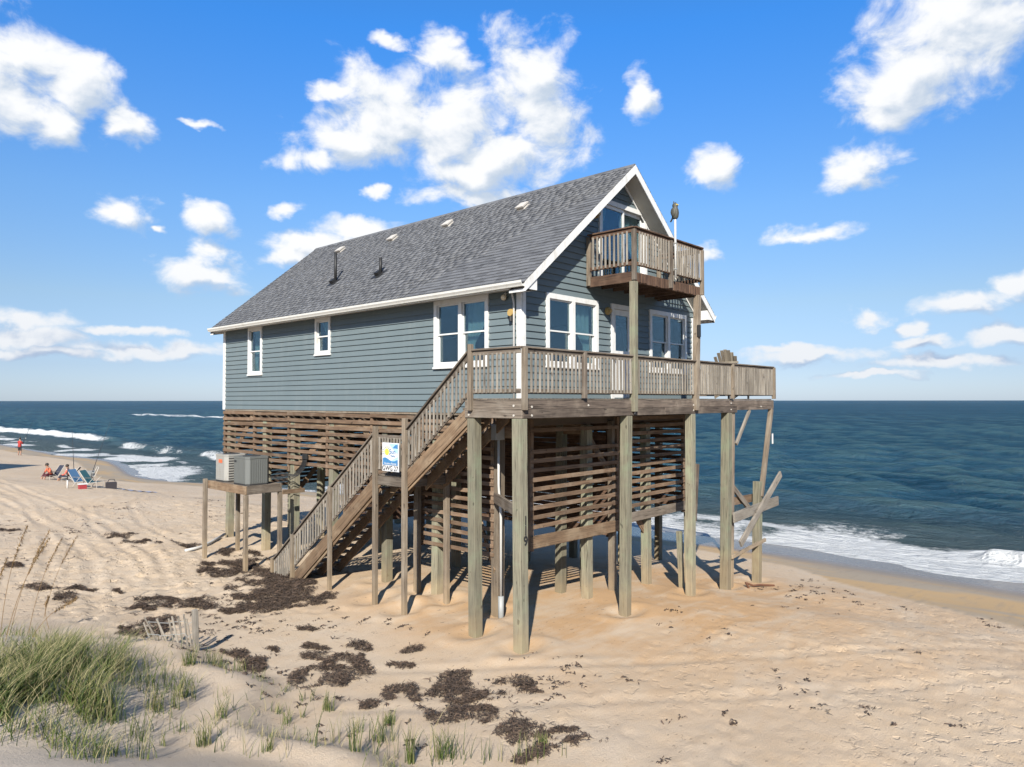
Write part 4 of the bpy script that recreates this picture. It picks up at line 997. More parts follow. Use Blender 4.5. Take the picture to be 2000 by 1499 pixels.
# ================================================================== OTHER THINGS
def text_mesh(s, size, m, ext=.002):
    cu = bpy.data.curves.new('t', 'FONT'); cu.body = s; cu.size = size; cu.extrude = ext; cu.align_x = 'CENTER'; cu.align_y = 'CENTER'
    to = bpy.data.objects.new('t', cu); COL.objects.link(to); dg = bpy.context.evaluated_depsgraph_get()
    me = bpy.data.meshes.new_from_object(to.evaluated_get(dg)); bpy.data.objects.remove(to); me.materials.clear(); me.materials.append(m); return me
def facing(c, u, n):
    """matrix with local x = u, local z = n"""
    u = Vector(u); n = Vector(n); y = n.cross(u); M = Matrix((u, y, n)).transposed().to_4x4(); M.translation = Vector(c); return M
M_INK = flat('black_paint', (.02, .02, .022)); M_SW = flat('sign_white', (.78, .79, .80), .35); M_SB = flat('sign_blue', (.06, .24, .50), .35); M_SLB = flat('sign_light_blue', (.42, .66, .85), .35)
M_SY = flat('sign_yellow', (.85, .66, .10), .35); M_SD = flat('sign_dark_ray', (.10, .16, .22), .4)
# house number on the corner pile (front face), one digit above the other
numb = empty('house_number', (-1.37, -1.33, 2.0), 'black digits 119 stacked down the pale corner pile', 'house number')
for k, ch in enumerate('119'): link('digit', text_mesh(ch, .24, M_INK, .004), facing((-1.355, -1.328, 2.50 - .185 * k), (1, 0, 0), (0, -1, 0)), numb)
# rental sign on the landing rail
sx_ = SXo - .155; sc_ = Vector((sx_, 2.46, 3.47))
sg = empty('rental_sign', (sx_, 2.46, 3.15), 'white rental sign with yellow sun and blue waves on the landing rail', 'sign')
U = Vector((0, -1, 0)); N = Vector((-1, 0, 0)); SW_, SH_ = .58, .62
abox('panel', (sx_ - .008, 2.46 - SW_ / 2, 3.16), (sx_ + .008, 2.46 + SW_ / 2, 3.16 + SH_), M_SW, sg)
def flatpoly(name, pts, m, k=0):
    V = [(a, b, 0) for a, b in pts]; me = mk(V, [tuple(range(len(V)))], m); return link(name, me, facing(sc_ + N * (.0095 + .0012 * k), U, N), sg)
flatpoly('sky_patch', [(-.26, -.10), (.26, -.10), (.26, .29), (-.26, .29)], M_SLB, 0)
flatpoly('glow', [(-.26, -.04), (.02, -.08), (.26, .02), (.26, .06), (.05, .2), (-.05, .29), (-.26, .29)], M_SW, 1)
flatpoly('sun_disc', [(-.12 + .075 * math.cos(a * .3491), .11 + .075 * math.sin(a * .3491)) for a in range(18)], M_SY, 2)
for k in range(13):
    a = -.5 + k * .33; c, s = math.cos(a), math.sin(a)
    flatpoly('sun_ray', [(-.12 + .09 * c - .010 * s, .11 + .09 * s + .010 * c), (-.12 + .165 * c, .11 + .165 * s), (-.12 + .09 * c + .010 * s, .11 + .09 * s - .010 * c)], M_SY if k % 2 else M_SD, 3)
wave = [(-.26 + .52 * i / 20, -.055 + .045 * math.sin(i / 20 * 6.0 + .6) * (1 - i / 40)) for i in range(21)]
flatpoly('wave_band', wave + [(.26, -.155), (-.26, -.155)], M_SB, 4)
flatpoly('wave_crest', [(.08, .20), (.18, .27), (.26, .28), (.26, .19), (.16, .20)], M_SB, 4)
flatpoly('caption_band', [(-.26, -.172), (.26, -.172), (.26, -.11), (-.26, -.11)], M_SB, 5)
def stext(s, size, u, v, m): link('lettering', text_mesh(s, size, m, .0008), facing(sc_ + N * .0175 + U * u + Vector((0, 0, v)), U, N), sg)
stext('Sun', .15, .08, .12, M_SB); stext('Realty', .06, .10, .03, M_SB); stext('Vacation Rental', .068, 0, -.140, M_SW); stext('GWG 27', .145, 0, -.245, M_INK)

# ---------------------------------------------------------------- air conditioner stand
px0, px1, py0, py1, pz = -1.80, -.72, 8.45, 10.75, 2.36
stand = empty('equipment_stand', (-1.26, 9.6, .1), 'grey wooden stand carrying two air conditioners on tall legs', 'stand')
for k in range(8): y = py0 + .14 + k * .288; abox('platform_board', (px0 + .04, y - .135, pz - .038), (px1 - .04, y + .135, pz), M_DECK, stand)
for (a, b, m_) in (((px0, py0, pz - .22), (px0 + .042, py1, pz + .01), M_STRG), ((px1 - .042, py0, pz - .22), (px1, py1, pz + .01), M_DECK), ((px0 + .045, py0, pz - .22), (px1 - .045, py0 + .042, pz + .01), M_DECK), ((px0 + .045, py1 - .042, pz - .22), (px1 - .045, py1, pz + .01), M_DECK)):
    abox('rim_board', a, b, m_, stand)
for (x, y, t_) in ((-1.86, 10.78, 2.42), (-.80, 10.9, 2.15), (-1.76, 8.50, 2.13), (-.74, 8.52, 2.13)): pile(G(x, y), (x, y, t_), .105, M_POST, 'leg', stand)
abox('tie_board', (-.72, 8.40, 2.06), (-.02, 8.44, 2.18), M_STRG, stand)
M_ACG = simple('ac_grey', (.15, .158, .15), .5, .1, 5); M_ACB = simple('ac_beige', (.36, .35, .32), .55, .1, 5, dirt=(.26, .22, .17), dirt_amt=.5); M_ACS = simple('ac_slot', (.035, .035, .035), .7); M_ORG = flat('orange_label', (.75, .16, .06))
def ac_unit(x0, x1, y0, y1, z0, h, m_, label, vertical):
    u = empty('air_conditioner', ((x0 + x1) / 2, (y0 + y1) / 2, z0), label, 'air conditioner')
    c = .09; oct_ = [(x0 + c, y0), (x1 - c, y0), (x1, y0 + c), (x1, y1 - c), (x1 - c, y1), (x0 + c, y1), (x0, y1 - c), (x0, y0 + c)]
    mb = MB(); mb.prism([(a, b, z0 + .04) for a, b in oct_], (0, 0, h - .09)); mb.obj('cabinet', m_, u)
    mb = MB(); mb.prism([(a, b, z0) for a, b in oct_], (0, 0, .039)); mb.obj('base', M_ACS, u)
    cx, cy = (x0 + x1) / 2, (y0 + y1) / 2; g = 1.03
    mb = MB(); mb.prism([(cx + (a - cx) * g, cy + (b - cy) * g, z0 + h - .049) for a, b in oct_], (0, 0, .05)); mb.obj('top_cover', m_, u)
    mb = MB(); mb.tube([(cx, cy, z0 + h + .001), (cx, cy, z0 + h + .012)], .24, 20); mb.obj('fan_grille', M_ACS, u)
    if vertical:
        for k in range(9): yy = y0 + c + .03 + k * (y1 - y0 - 2 * c - .06) / 8; abox('louvre', (x0 - .008, yy - .012, z0 + .06), (x0 - .0005, yy + .012, z0 + h - .08), m_, u)
        for k in range(8): xx = x0 + c + .03 + k * (x1 - x0 - 2 * c - .06) / 7; abox('louvre', (xx - .012, y0 - .008, z0 + .06), (xx + .012, y0 - .0005, z0 + h - .08), m_, u)
        abox('badge', (x0 - .014, y1 - c - .16, z0 + h - .16), (x0 - .009, y1 - c - .04, z0 + h - .11), M_INK, u)
    else:
        for k in range(9): zz = z0 + .09 + k * (h - .2) / 8; abox('louvre', (x0 + c, y0 - .012, zz - .012), (x1 - c, y0 - .0005, zz + .012), M_ACS, u)
        for k in range(9): zz = z0 + .09 + k * (h - .2) / 8; abox('louvre', (x0 - .006, y0 + c + .02, zz - .004), (x0 - .0005, y1 - c - .02, zz + .004), M_GREY, u)
        abox('caution_label', (x0 - .01, y0 + .2, z0 + h - .24), (x0 - .0065, y0 + .42, z0 + h - .14), M_ORG, u)
    return u
ac_unit(-1.68, -.98, 8.62, 9.46, pz + .005, .78, M_ACG, 'grey air conditioner with upright fins on the wooden stand', True)
ac_unit(-1.66, -1.0, 9.92, 10.62, pz + .005, .78, M_ACB, 'pale beige air conditioner with level slots and orange label', False)
hs = empty('refrigerant_hoses', (-.4, 8.9, 2.4), 'bundle of black insulated hoses looping from air conditioners to the pile', 'hoses')
for k in range(5):
    j = random.uniform(-.05, .05); y0_ = 8.70 + k * .13
    mb = MB(); mb.tube([(-1.0, y0_, 2.55 + .05 * k), (-.75, y0_ - .1 + j, 2.46 + .03 * k), (-.5, y0_ - .25, 2.44 + .05 * k), (-.28, 8.35 + .06 * k, 2.56), (-.17, 8.2 + .06 * k, 2.75), (-.13, 8.15 + .05 * k, 2.95), (-.12, 8.15 + .03 * k, 3.1)], .013, 6); mb.obj('hose', M_BLACK, hs, True)
abox('junction_box', (-.17, 8.10, 3.02), (-.10, 8.32, 3.18), M_BLACK, hs)

# ---------------------------------------------------------------- owl decoy on its pole
op = empty('decoy_pole', (3.90, -1.42, 7.6), 'thin white pole strapped to the balcony rail', 'pole')
mb = MB(); mb.tube([(3.90, -1.42, 7.62), (3.90, -1.42, 9.02)], .026, 10); mb.obj('shaft', M_PVC, op, True)
for z in (7.8, 8.42): abox('strap', (3.865, -1.452, z), (3.935, -1.385, z + .03), M_GREY, op)
ow = empty('owl_decoy', (3.90, -1.42, 9.02), 'dark plastic owl decoy perched on the white pole', 'decoy')
c0 = Vector((3.90, -1.42, 9.02)); pr = [(0, .05), (.04, .075), (.12, .085), (.2, .08), (.25, .062), (.275, .058), (.31, .066), (.345, .06), (.37, .035), (.375, .001)]
V = []; F = []; n_ = 14
for z, r in pr:
    for i in range(n_): V.append(c0 + Vector((r * math.cos(i * 2 * math.pi / n_), r * 1.05 * math.sin(i * 2 * math.pi / n_), z)))
for j in range(len(pr) - 1):
    for i in range(n_): F.append((j * n_ + i, j * n_ + (i + 1) % n_, (j + 1) * n_ + (i + 1) % n_, (j + 1) * n_ + i))
mb = MB(); mb.add(V, F); mb.obj('body', M_OWL, ow, True)
for s in (-1, 1):
    mb = MB(); mb.prism([c0 + Vector((.015 * s, 0, .36)), c0 + Vector((.055 * s, 0, .345)), c0 + Vector((.048 * s, 0, .41))], (0, .02, 0)); mb.obj('ear_tuft', M_OWL, ow)
    mb = MB(); mb.add(*sphere(c0 + Vector((.025 * s, -.058, .325)), .017, 8, 6)); mb.obj('eye', M_SY, ow, True)
    mb = MB(); mb.add(*sphere(c0 + Vector((.072 * s, .01, .15)), .1, 10, 8, (.28, .7, 1.1))); mb.obj('wing', M_OWL, ow, True)
mb = MB(); mb.prism([c0 + Vector((-.03, .05, .05)), c0 + Vector((.03, .05, .05)), c0 + Vector((.025, .12, -.06)), c0 + Vector((-.025, .12, -.06))], (0, .012, 0)); mb.obj('tail', M_OWL, ow)

# ---------------------------------------------------------------- adirondack chair
ch = empty('deck_chair', (8.95, -.45, ZD), 'weathered fan backed wooden chair on the seaward end of the deck', 'chair', rz=math.radians(90))
CM = WM[ch.name]
def chp(x, y, z): return CM @ Vector((x, y, z + .003))
def chv(x, y, z): return CM.to_3x3() @ Vector((x, y, z))
for k in range(5): board('seat_slat', chp(-.28, -.30 + k * .11, .40 - .028 * k), chp(.28, -.30 + k * .11, .40 - .028 * k), .02, .095, M_ADIR, ch)
for k in range(7):
    a = (k - 3) * .042; hgt = 1.44 - .014 * (k - 3) ** 2 * 1.6
    board('back_slat', chp((k - 3) * .062, .20, .30), chp((k - 3) * .062 + math.tan(a) * 1.0, .56, hgt), .02, .098, M_ADIR, ch, up=chv(0, -.9, .35))
board('back_rail', chp(-.38, .50, 1.06), chp(.38, .50, 1.06), .06, .03, M_ADIR, ch); board('back_rail', chp(-.28, .26, .36), chp(.28, .26, .36), .07, .03, M_ADIR, ch)
for s in (-1, 1):
    board('arm', chp(s * .36, -.36, .60), chp(s * .36, .42, .58), .022, .13, M_ADIR, ch); board('leg', chp(s * .31, -.30, 0), chp(s * .31, -.30, .58), .09, .03, M_ADIR, ch, up=chv(0, 1, 0)); board('leg', chp(s * .30, -.32, .36), chp(s * .30, .62, .05), .10, .03, M_ADIR, ch)
# ---------------------------------------------------------------- remains of a slatted sand fence
fx = Vector((-5.62, 2.62, 0)); fy = Vector((-6.15, 3.9, 0)); fdir = (fy - fx)
fn = empty('sand_fence', (-5.7, 2.7, ground(-5.62, 2.62)), 'leaning grey remnant of a slatted sand fence at the dune foot', 'fence')
g0 = ground(fx.x, fx.y); board('post', (fx.x, fx.y, g0 - .3), (fx.x - .03, fx.y + .02, g0 + .70), .085, .085, M_BALU, fn, up=(0, 1, 0))
tops = []
for k in range(10):
    p = fx + fdir * (.05 + .075 * k); g = ground(p.x, p.y); hh = (.55 - .022 * k) * random.uniform(.86, 1.06); lean = Vector((-.06 - .012 * k, .10 + .01 * k, 0)) * random.uniform(.6, 1.5)
    board('slat', (p.x, p.y, g - .15), (p.x + lean.x, p.y + lean.y, g + hh), .04, .011, M_BALU, fn, up=fdir.normalized()); tops.append(Vector((p.x + lean.x * .8, p.y + lean.y * .8, g + hh * .8)))
for dz in (0, -.22): mb = MB(); mb.tube([(fx.x, fx.y, g0 + .55 + dz)] + [q_ + Vector((0, 0, dz + random.uniform(-.01, .01))) for q_ in tops], .005, 5); mb.obj('wire', M_GREY, fn)
# ---------------------------------------------------------------- odds and ends by the piles
M_ROPE = flat('orange_rope', (.55, .22, .10), .9)
rp = empty('rope_wrap', (-.02, 13.15, 1.6), 'faded orange rope wound round the far corner pile', 'rope')
for k in range(4):
    z = 1.70 + .08 * k; r = .125
    mb = MB(); mb.tube([(-.0 + r * sx1, 13.15 + r * sy1, z + .02 * i) for i, (sx1, sy1) in enumerate(((-1, -1), (1, -1), (1, 1), (-1, 1), (-1, -1)))], .014, 6); mb.obj('coil', M_ROPE, rp)
mb = MB(); mb.tube([(-2.0, 11.8, ground(-2.0, 11.8) + .03), (-1.5, 11.9, ground(-1.5, 11.9) + .05), (-.9, 12.4, ground(-.9, 12.4) + .07), (-.2, 13.0, .30)], .045, 8)
mb.obj('drain_pipe', M_PVC, None, True, label='white drain pipe lying on the sand by the corner pile', cat='pipe')
M_RUST = flat('rusty_strap', (.16, .07, .035), .8)
mb = MB(); mb.tube([(7.0, -1.75, ground(7, -1.75) + .02), (7.15, -1.6, ground(7.15, -1.6) + .10), (7.4, -1.7, ground(7.4, -1.7) + .04), (7.7, -1.75, ground(7.7, -1.75) + .06), (8.15, -1.95, ground(8.15, -1.95) + .02)], .03, 6)
mb.obj('metal_strap', M_RUST, None, label='twisted rusty metal strap on the sand by a deck pile', cat='strap')

# ---------------------------------------------------------------- people by the water (one continuous skinned body each)
M_SKIN = flat('skin', (.42, .23, .155), .6); M_RED = flat('red_shirt', (.42, .035, .03), .8); M_ORS = flat('orange_shirt', (.72, .17, .085), .8); M_BLK = flat('dark_shorts', (.03, .025, .03), .8); M_HAIR = flat('dark_hair', (.04, .03, .022), .7); M_MAR = flat('maroon_shorts', (.10, .02, .03), .8)
def skin_body(name, J, E, R, mat_of, parent):
    me = bpy.data.meshes.new(name); me.from_pydata([Vector(j) for j in J], E, []); o = link(name, me, WM[parent.name].copy(), parent)
    sk = o.modifiers.new('skin', 'SKIN'); sk.use_smooth_shade = True
    for v, r in zip(me.skin_vertices[0].data, R): v.radius = (r[0], r[1]) if isinstance(r, tuple) else (r, r)
    me.skin_vertices[0].data[0].use_root = True
    sb = o.modifiers.new('sub', 'SUBSURF'); sb.levels = sb.render_levels = 1
    dg = bpy.context.evaluated_depsgraph_get(); m2 = bpy.data.meshes.new_from_object(o.evaluated_get(dg)); o.modifiers.clear(); o.data = m2; m2.materials.clear()
    mats = []
    for p in m2.polygons:
        mm = mat_of(p.center)
        if mm not in mats: mats.append(mm); m2.materials.append(mm)
        p.material_index = mats.index(mm); p.use_smooth = True
    return o
def head_extras(parent, c, fwd, hatm):
    c = Vector(c); M = WM[parent.name]; f_ = Vector(fwd).normalized(); sd_ = f_.cross(Vector((0, 0, 1)))
    mb = MB(); mb.add(*sphere(M @ (c + Vector((0, 0, .03)) - f_ * .015), .112, 12, 8, (1, 1, .95))); mb.obj('hair', hatm, parent, True)
    mb = MB(); mb.add(*sphere(M @ (c + f_ * .11 + Vector((0, 0, -.02))), .02, 8, 6)); mb.obj('nose', M_SKIN, parent, True)
def standing(loc, rz):
    e = empty('person', loc, 'person in red shirt and dark shorts surf fishing at the water edge', 'person', rz=rz)
    J = [(0, 0, .93), (0, 0, 1.12), (0, 0, 1.36), (0, .01, 1.50), (0, .03, 1.63), (0, .03, 1.74), (.19, 0, 1.42), (.24, .10, 1.16), (.12, .34, 1.20), (.07, .42, 1.22), (-.19, 0, 1.42), (-.24, .10, 1.18), (-.10, .34, 1.33), (-.05, .42, 1.36),
         (.10, 0, .88), (.13, .03, .48), (.15, -.02, .08), (.16, .12, .03), (-.10, 0, .88), (-.13, .03, .48), (-.15, -.02, .08), (-.16, .12, .03)]
    E = [(0, 1), (1, 2), (2, 3), (3, 4), (4, 5), (2, 6), (6, 7), (7, 8), (8, 9), (2, 10), (10, 11), (11, 12), (12, 13), (0, 14), (14, 15), (15, 16), (16, 17), (0, 18), (18, 19), (19, 20), (20, 21)]
    R = [(.16, .12), (.16, .12), (.17, .12), .06, .095, .08, .075, .055, .042, .035, .075, .055, .042, .035, .10, .07, .045, .04, .10, .07, .045, .04]
    def mo(c): return M_SKIN if c.z > 1.47 or c.z < .5 or c.y > .2 else (M_RED if c.z > .9 else M_BLK)
    b_ = skin_body('body', J, E, R, mo, e); head_extras(e, (0, .03, 1.70), (0, 1, 0), M_HAIR); return e
def sitting(loc, rz, label, shirt, short, lean):
    e = empty('person', loc, label, 'person', rz=rz)
    J = [(0, 0, .34), (0, -.02 + lean * .3, .52), (0, -.04 + lean * .7, .74), (0, lean, .90), (0, lean + .04, 1.0), (0, lean + .05, 1.10), (.19, lean * .7, .80), (.27, .10 + lean * .7, .55), (.20, .36, .48), (.17, .44, .47), (-.19, lean * .7, .80), (-.27, .10 + lean * .7, .55), (-.20, .36, .48), (-.17, .44, .47),
         (.11, .05, .32), (.15, .45, .42), (.15, .58, .06), (.16, .70, .03), (-.11, .05, .32), (-.15, .45, .42), (-.15, .58, .06), (-.16, .70, .03)]
    E = [(0, 1), (1, 2), (2, 3), (3, 4), (4, 5), (2, 6), (6, 7), (7, 8), (8, 9), (2, 10), (10, 11), (11, 12), (12, 13), (0, 14), (14, 15), (15, 16), (16, 17), (0, 18), (18, 19), (19, 20), (20, 21)]
    R = [(.16, .13), (.16, .12), (.17, .12), .06, .095, .08, .075, .055, .042, .035, .075, .055, .042, .035, .10, .075, .045, .04, .10, .075, .045, .04]
    def mo(c): return M_SKIN if c.z > .86 or (c.z < .30 and c.y > .3) or (c.y > .25 and c.z > .44 and abs(c.x) > .12 and c.z < .6 and c.y < .5 and False) else (shirt if (c.z > .46 and c.y < .3) else short)
    skin_body('body', J, E, R, mo, e); head_extras(e, (0, lean + .05, 1.06), (0, 1, 0), M_HAIR); return e
def rod(base, tip, label, name='fishing_rod'):
    b_ = Vector(base); t_ = Vector(tip); e = empty(name, b_, label, 'fishing rod'); d = (t_ - b_).normalized()
    mid = b_.lerp(t_, .6) + Vector((0, 0, .03))
    mb = MB(); mb.tube([b_, b_.lerp(t_, .3), mid, t_], [.024, .02, .014, .008], 6); mb.obj('blank', M_INK, e)
    mb = MB(); mb.tube([b_ + d * .6, b_ + d * .6 + Vector((.08, -.04, -.04))], .05, 8); mb.obj('reel', M_GREY, e)
    mb = MB(); mb.tube([b_, b_ + d * .35], .028, 8); mb.obj('grip', M_BLACK, e)
gp_ = (8.2, 76.0); standing((8.2, 76.0, ground(8.2, 76.0)), math.radians(-60))
rod((8.5, 76.2, ground(8.2, 76) + 1.2), (9.6, 76.9, ground(8.2, 76) + 3.6), 'thin fishing rod held by the standing person in red')
def low_chair(loc, rz, m_, label, name='beach_chair', recl=.45, seat=.22):
    e = empty(name, loc, label, 'beach chair', rz=rz); M = WM[e.name]; P_ = lambda *p: M @ Vector(p)
    mb = MB(); 
    for i in range(1): mb.prism([P_(-.27, -.25, seat), P_(.27, -.25, seat), P_(.27, .27, seat + .06), P_(-.27, .27, seat + .06)], (0, 0, .012))
    mb.obj('seat', m_, e)
    mb = MB(); mb.prism([P_(-.27, -.25, seat + .01), P_(.27, -.25, seat + .01), P_(.27, -.25 - recl, seat + .68), P_(-.27, -.25 - recl, seat + .68)], M.to_3x3() @ Vector((0, .012, .008))); mb.obj('backrest', m_, e)
    for s in (-1, 1):
        mb = MB(); mb.tube([P_(s * .29, .28, 0), P_(s * .29, .28, seat + .07), P_(s * .29, -.25, seat), P_(s * .29, -.27 - recl, seat + .72)], .016, 6); mb.obj('side_frame', M_VENT, e)
        mb = MB(); mb.tube([P_(s * .29, -.42, 0), P_(s * .29, .1, seat + .30)], .014, 6); mb.obj('leg', M_VENT, e)
        mb = MB(); mb.bar(P_(s * .30, -.38, seat + .30), P_(s * .30, .22, seat + .30), .02, .05); mb.obj('armrest', M_BALU, e)
    return e
M_NAVY = flat('navy_canvas', (.03, .035, .06), .8); M_BLUE = flat('blue_striped_canvas', (.08, .19, .34), .8); M_TEAL = flat('teal_canvas', (.04, .15, .17), .8)
low_chair((3.1, 45.2, ground(3.1, 45.2)), math.radians(105), M_NAVY, 'low dark beach chair under the hunched sitter')
sitting((3.1, 45.2, ground(3.1, 45.2) - .06), math.radians(105), 'person in orange shirt and maroon shorts hunched forward on a low chair', M_ORS, M_MAR, .26)
low_chair((3.75, 44.0, ground(3.75, 44.0)), math.radians(60), M_NAVY, 'low dark beach chair under the upright sitter')
sitting((3.75, 44.0, ground(3.75, 44.0) - .06), math.radians(60), 'person in coral shirt sitting upright and facing the sea', flat('coral_shirt', (.80, .16, .11), .8), M_NAVY, .02)
g = ground(4.4, 45.0); rod((4.4, 45.0, g + .2), (4.55, 46.2, g + 3.6), 'upright fishing rod standing between the two sitters')
g = ground(5.2, 44.0); rod((4.9, 43.6, g + .1), (6.6, 44.8, g + 4.2), 'long leaning fishing rod beside the beach cart')
# cart with big wheels beside the sitters
g = ground(4.90, 43.80); ct = empty('beach_cart', (4.90, 43.80, g), 'small silver beach cart standing behind the sitters', 'cart')
mb = MB(); mb.tube([(4.65, 43.80, g + .3), (5.30, 43.80, g + .35), (5.55, 43.80, g + .95)], .02, 6); mb.tube([(4.65, 44.20, g + .3), (5.30, 44.20, g + .35), (5.55, 44.20, g + .95)], .02, 6); mb.tube([(5.55, 43.80, g + .95), (5.55, 44.20, g + .95)], .02, 6); mb.obj('frame', M_VENT, ct)
mb = MB(); mb.prism([(4.68, 43.82, g + .33), (5.28, 43.82, g + .36), (5.35, 43.82, g + .72), (4.64, 43.82, g + .70)], (0, .36, 0)); mb.obj('basket', M_GREY, ct)
for yy in (43.70, 44.26): mb = MB(); mb.tube([(5.00, yy, g + .2), (5.00, yy + .06, g + .2)], .2, 14); mb.obj('wheel', M_BLACK, ct)
# reclined loungers nearer the camera
l1 = low_chair((1.62, 33.7, ground(1.62, 33.7)), math.radians(-150), M_BLUE, 'blue canvas lounge chair leaning back on the open sand', 'lounge_chair', .50, .26)
l2 = low_chair((2.02, 33.0, ground(2.02, 33.0)), math.radians(-140), M_TEAL, 'teal canvas lounge chair beside the blue one', 'lounge_chair', .48, .26)
g = ground(.75, 33.2); rh = empty('rod_holder', (.75, 33.2, g), 'white tube rod holder stuck upright in the sand', 'rod holder')
mb = MB(); mb.tube([(.75, 33.2, g - .2), (.75, 33.2, g + .42)], .04, 8); mb.obj('tube', M_PVC, rh, True); mb = MB(); mb.tube([(.75, 33.2, g + .43), (.77, 33.25, g + 1.1)], .022, 6); mb.obj('rod_butt', M_BLACK, rh, True)
g = ground(1.2, 32.4); mb = MB(); mb.box((1.05, 32.25, g), (1.4, 32.5, g + .24)); bk = mb.obj('cooler', flat('red_plastic', (.40, .05, .06), .5), None, label='small red cooler at the foot of the blue lounge chair', cat='cooler')
mb = MB(); mb.box((1.03, 32.23, g + .241), (1.42, 32.52, g + .29)); mb.obj('lid', M_TRIM, bk)
g = ground(2.6, 32.6)
mb = MB(); mb.prism([(2.35, 32.35, g - .02), (2.85, 32.2, g - .02), (2.95, 32.6, g - .02), (2.45, 32.75, g - .02)], (0, 0, .36)); bg_ = mb.obj('tackle_bag', M_BLK, None, label='black tackle bag on the sand behind the teal lounge chair', cat='bag')
mb = MB(); mb.tube([(2.45, 32.5, g + .3), (2.55, 32.48, g + .5), (2.78, 32.42, g + .5), (2.85, 32.4, g + .3)], .018, 6); mb.obj('handle', M_BLK, bg_)
V = []; F = []
for i in range(15):
    for j in range(7):
        x = 3.0 + i * .1 + .03 * math.sin(j * 2); y = 31.6 + j * .09 - i * .06; V.append((x, y, ground(x, y) + .03 + .025 * math.sin(i * 1.7) * math.cos(j * 1.3)))
for i in range(14):
    for j in range(6): a = i * 7 + j; F.append((a, a + 1, a + 8, a + 7))
mb = MB(); mb.add(V, F); mb.prism([(3.0, 31.6, ground(3, 31.6)), (3.02, 31.6, ground(3, 31.6)), (3.02, 31.62, ground(3, 31.6))], (0, 0, .02)); mb.obj('beach_towel', flat('grey_blue_towel', (.32, .36, .48), .9), None, True, label='crumpled pale blue towel spread beside the lounge chairs', cat='towel')

# ---------------------------------------------------------------- the neighbouring house whose shadow reaches the beach
nb = empty('beach_house', (-12, 49.5, .2), 'neighbouring beach house along the shore casting a dark shadow on the sand', 'house')
mb = MB(); mb.box((-18, 46.2, 3.4), (-7.5, 52.8, 6.6)); mb.prism([(-18, 46.2, 6.601), (-18, 52.8, 6.601), (-18, 49.5, 9.9)], (10.5, 0, 0)); mb.obj('wall', M_SIDE, nb)
mb = MB(); mb.prism([(-18.4, 45.7, 6.3), (-18.4, 49.5, 10.15), (-18.4, 53.3, 6.3), (-18.4, 53.3, 6.45), (-18.4, 49.5, 10.32), (-18.4, 45.7, 6.45)], (11.3, 0, 0)); mb.obj('roof', M_SHIN, nb)
for x in (-17.5, -13, -8):
    for y in (46.6, 49.5, 52.4): board('pile', (x, y, ground(x, y) - .3), (x, y, 3.4), .25, .25, M_PILE, nb, up=(0, 1, 0))

# ================================================================== SEAWEED, GRASS
def strands(n, pts_fn, seed, ln=(.05, .16), wd=(.004, .009)):
    r = np.random.default_rng(seed); base = pts_fn(n, r); n = len(base)
    a = r.random(n) * 6.28; l = r.uniform(*ln, n); wv = r.uniform(*wd, n); tilt = r.normal(0, .35, n)
    d = np.stack([np.cos(a), np.sin(a), tilt], -1); s = np.stack([-np.sin(a), np.cos(a), r.normal(0, .5, n)], -1) * wv[:, None]
    b2 = d + np.stack([-np.sin(a), np.cos(a), 0 * a], -1) * r.normal(0, .8, n)[:, None]
    p0 = base - d * l[:, None] / 2; p1 = base + np.array([0, 0, .012]); p2 = base + b2 * l[:, None] / 2
    co = np.stack([p0 - s, p0 + s, p1 - s * 1.4, p1 + s * 1.4, p2 - s * .5, p2 + s * .5], 1).reshape(-1, 3)
    q = (np.array([[0, 1, 3, 2], [2, 3, 5, 4]])[None] + 6 * np.arange(n)[:, None, None]).reshape(-1, 4)
    return co, q, np.repeat(r.random(n) ** 1.6, 6)
def gvec(x, y):
    i = np.clip(np.searchsorted(gx, x), 1, len(gx) - 1); j = np.clip(np.searchsorted(gy, y), 1, len(gy) - 1)
    u = (x - gx[i - 1]) / (gx[i] - gx[i - 1]); v = (y - gy[j - 1]) / (gy[j] - gy[j - 1])
    return Z[i - 1, j - 1] * (1 - u) * (1 - v) + Z[i, j - 1] * u * (1 - v) + Z[i - 1, j] * (1 - u) * v + Z[i, j] * u * v
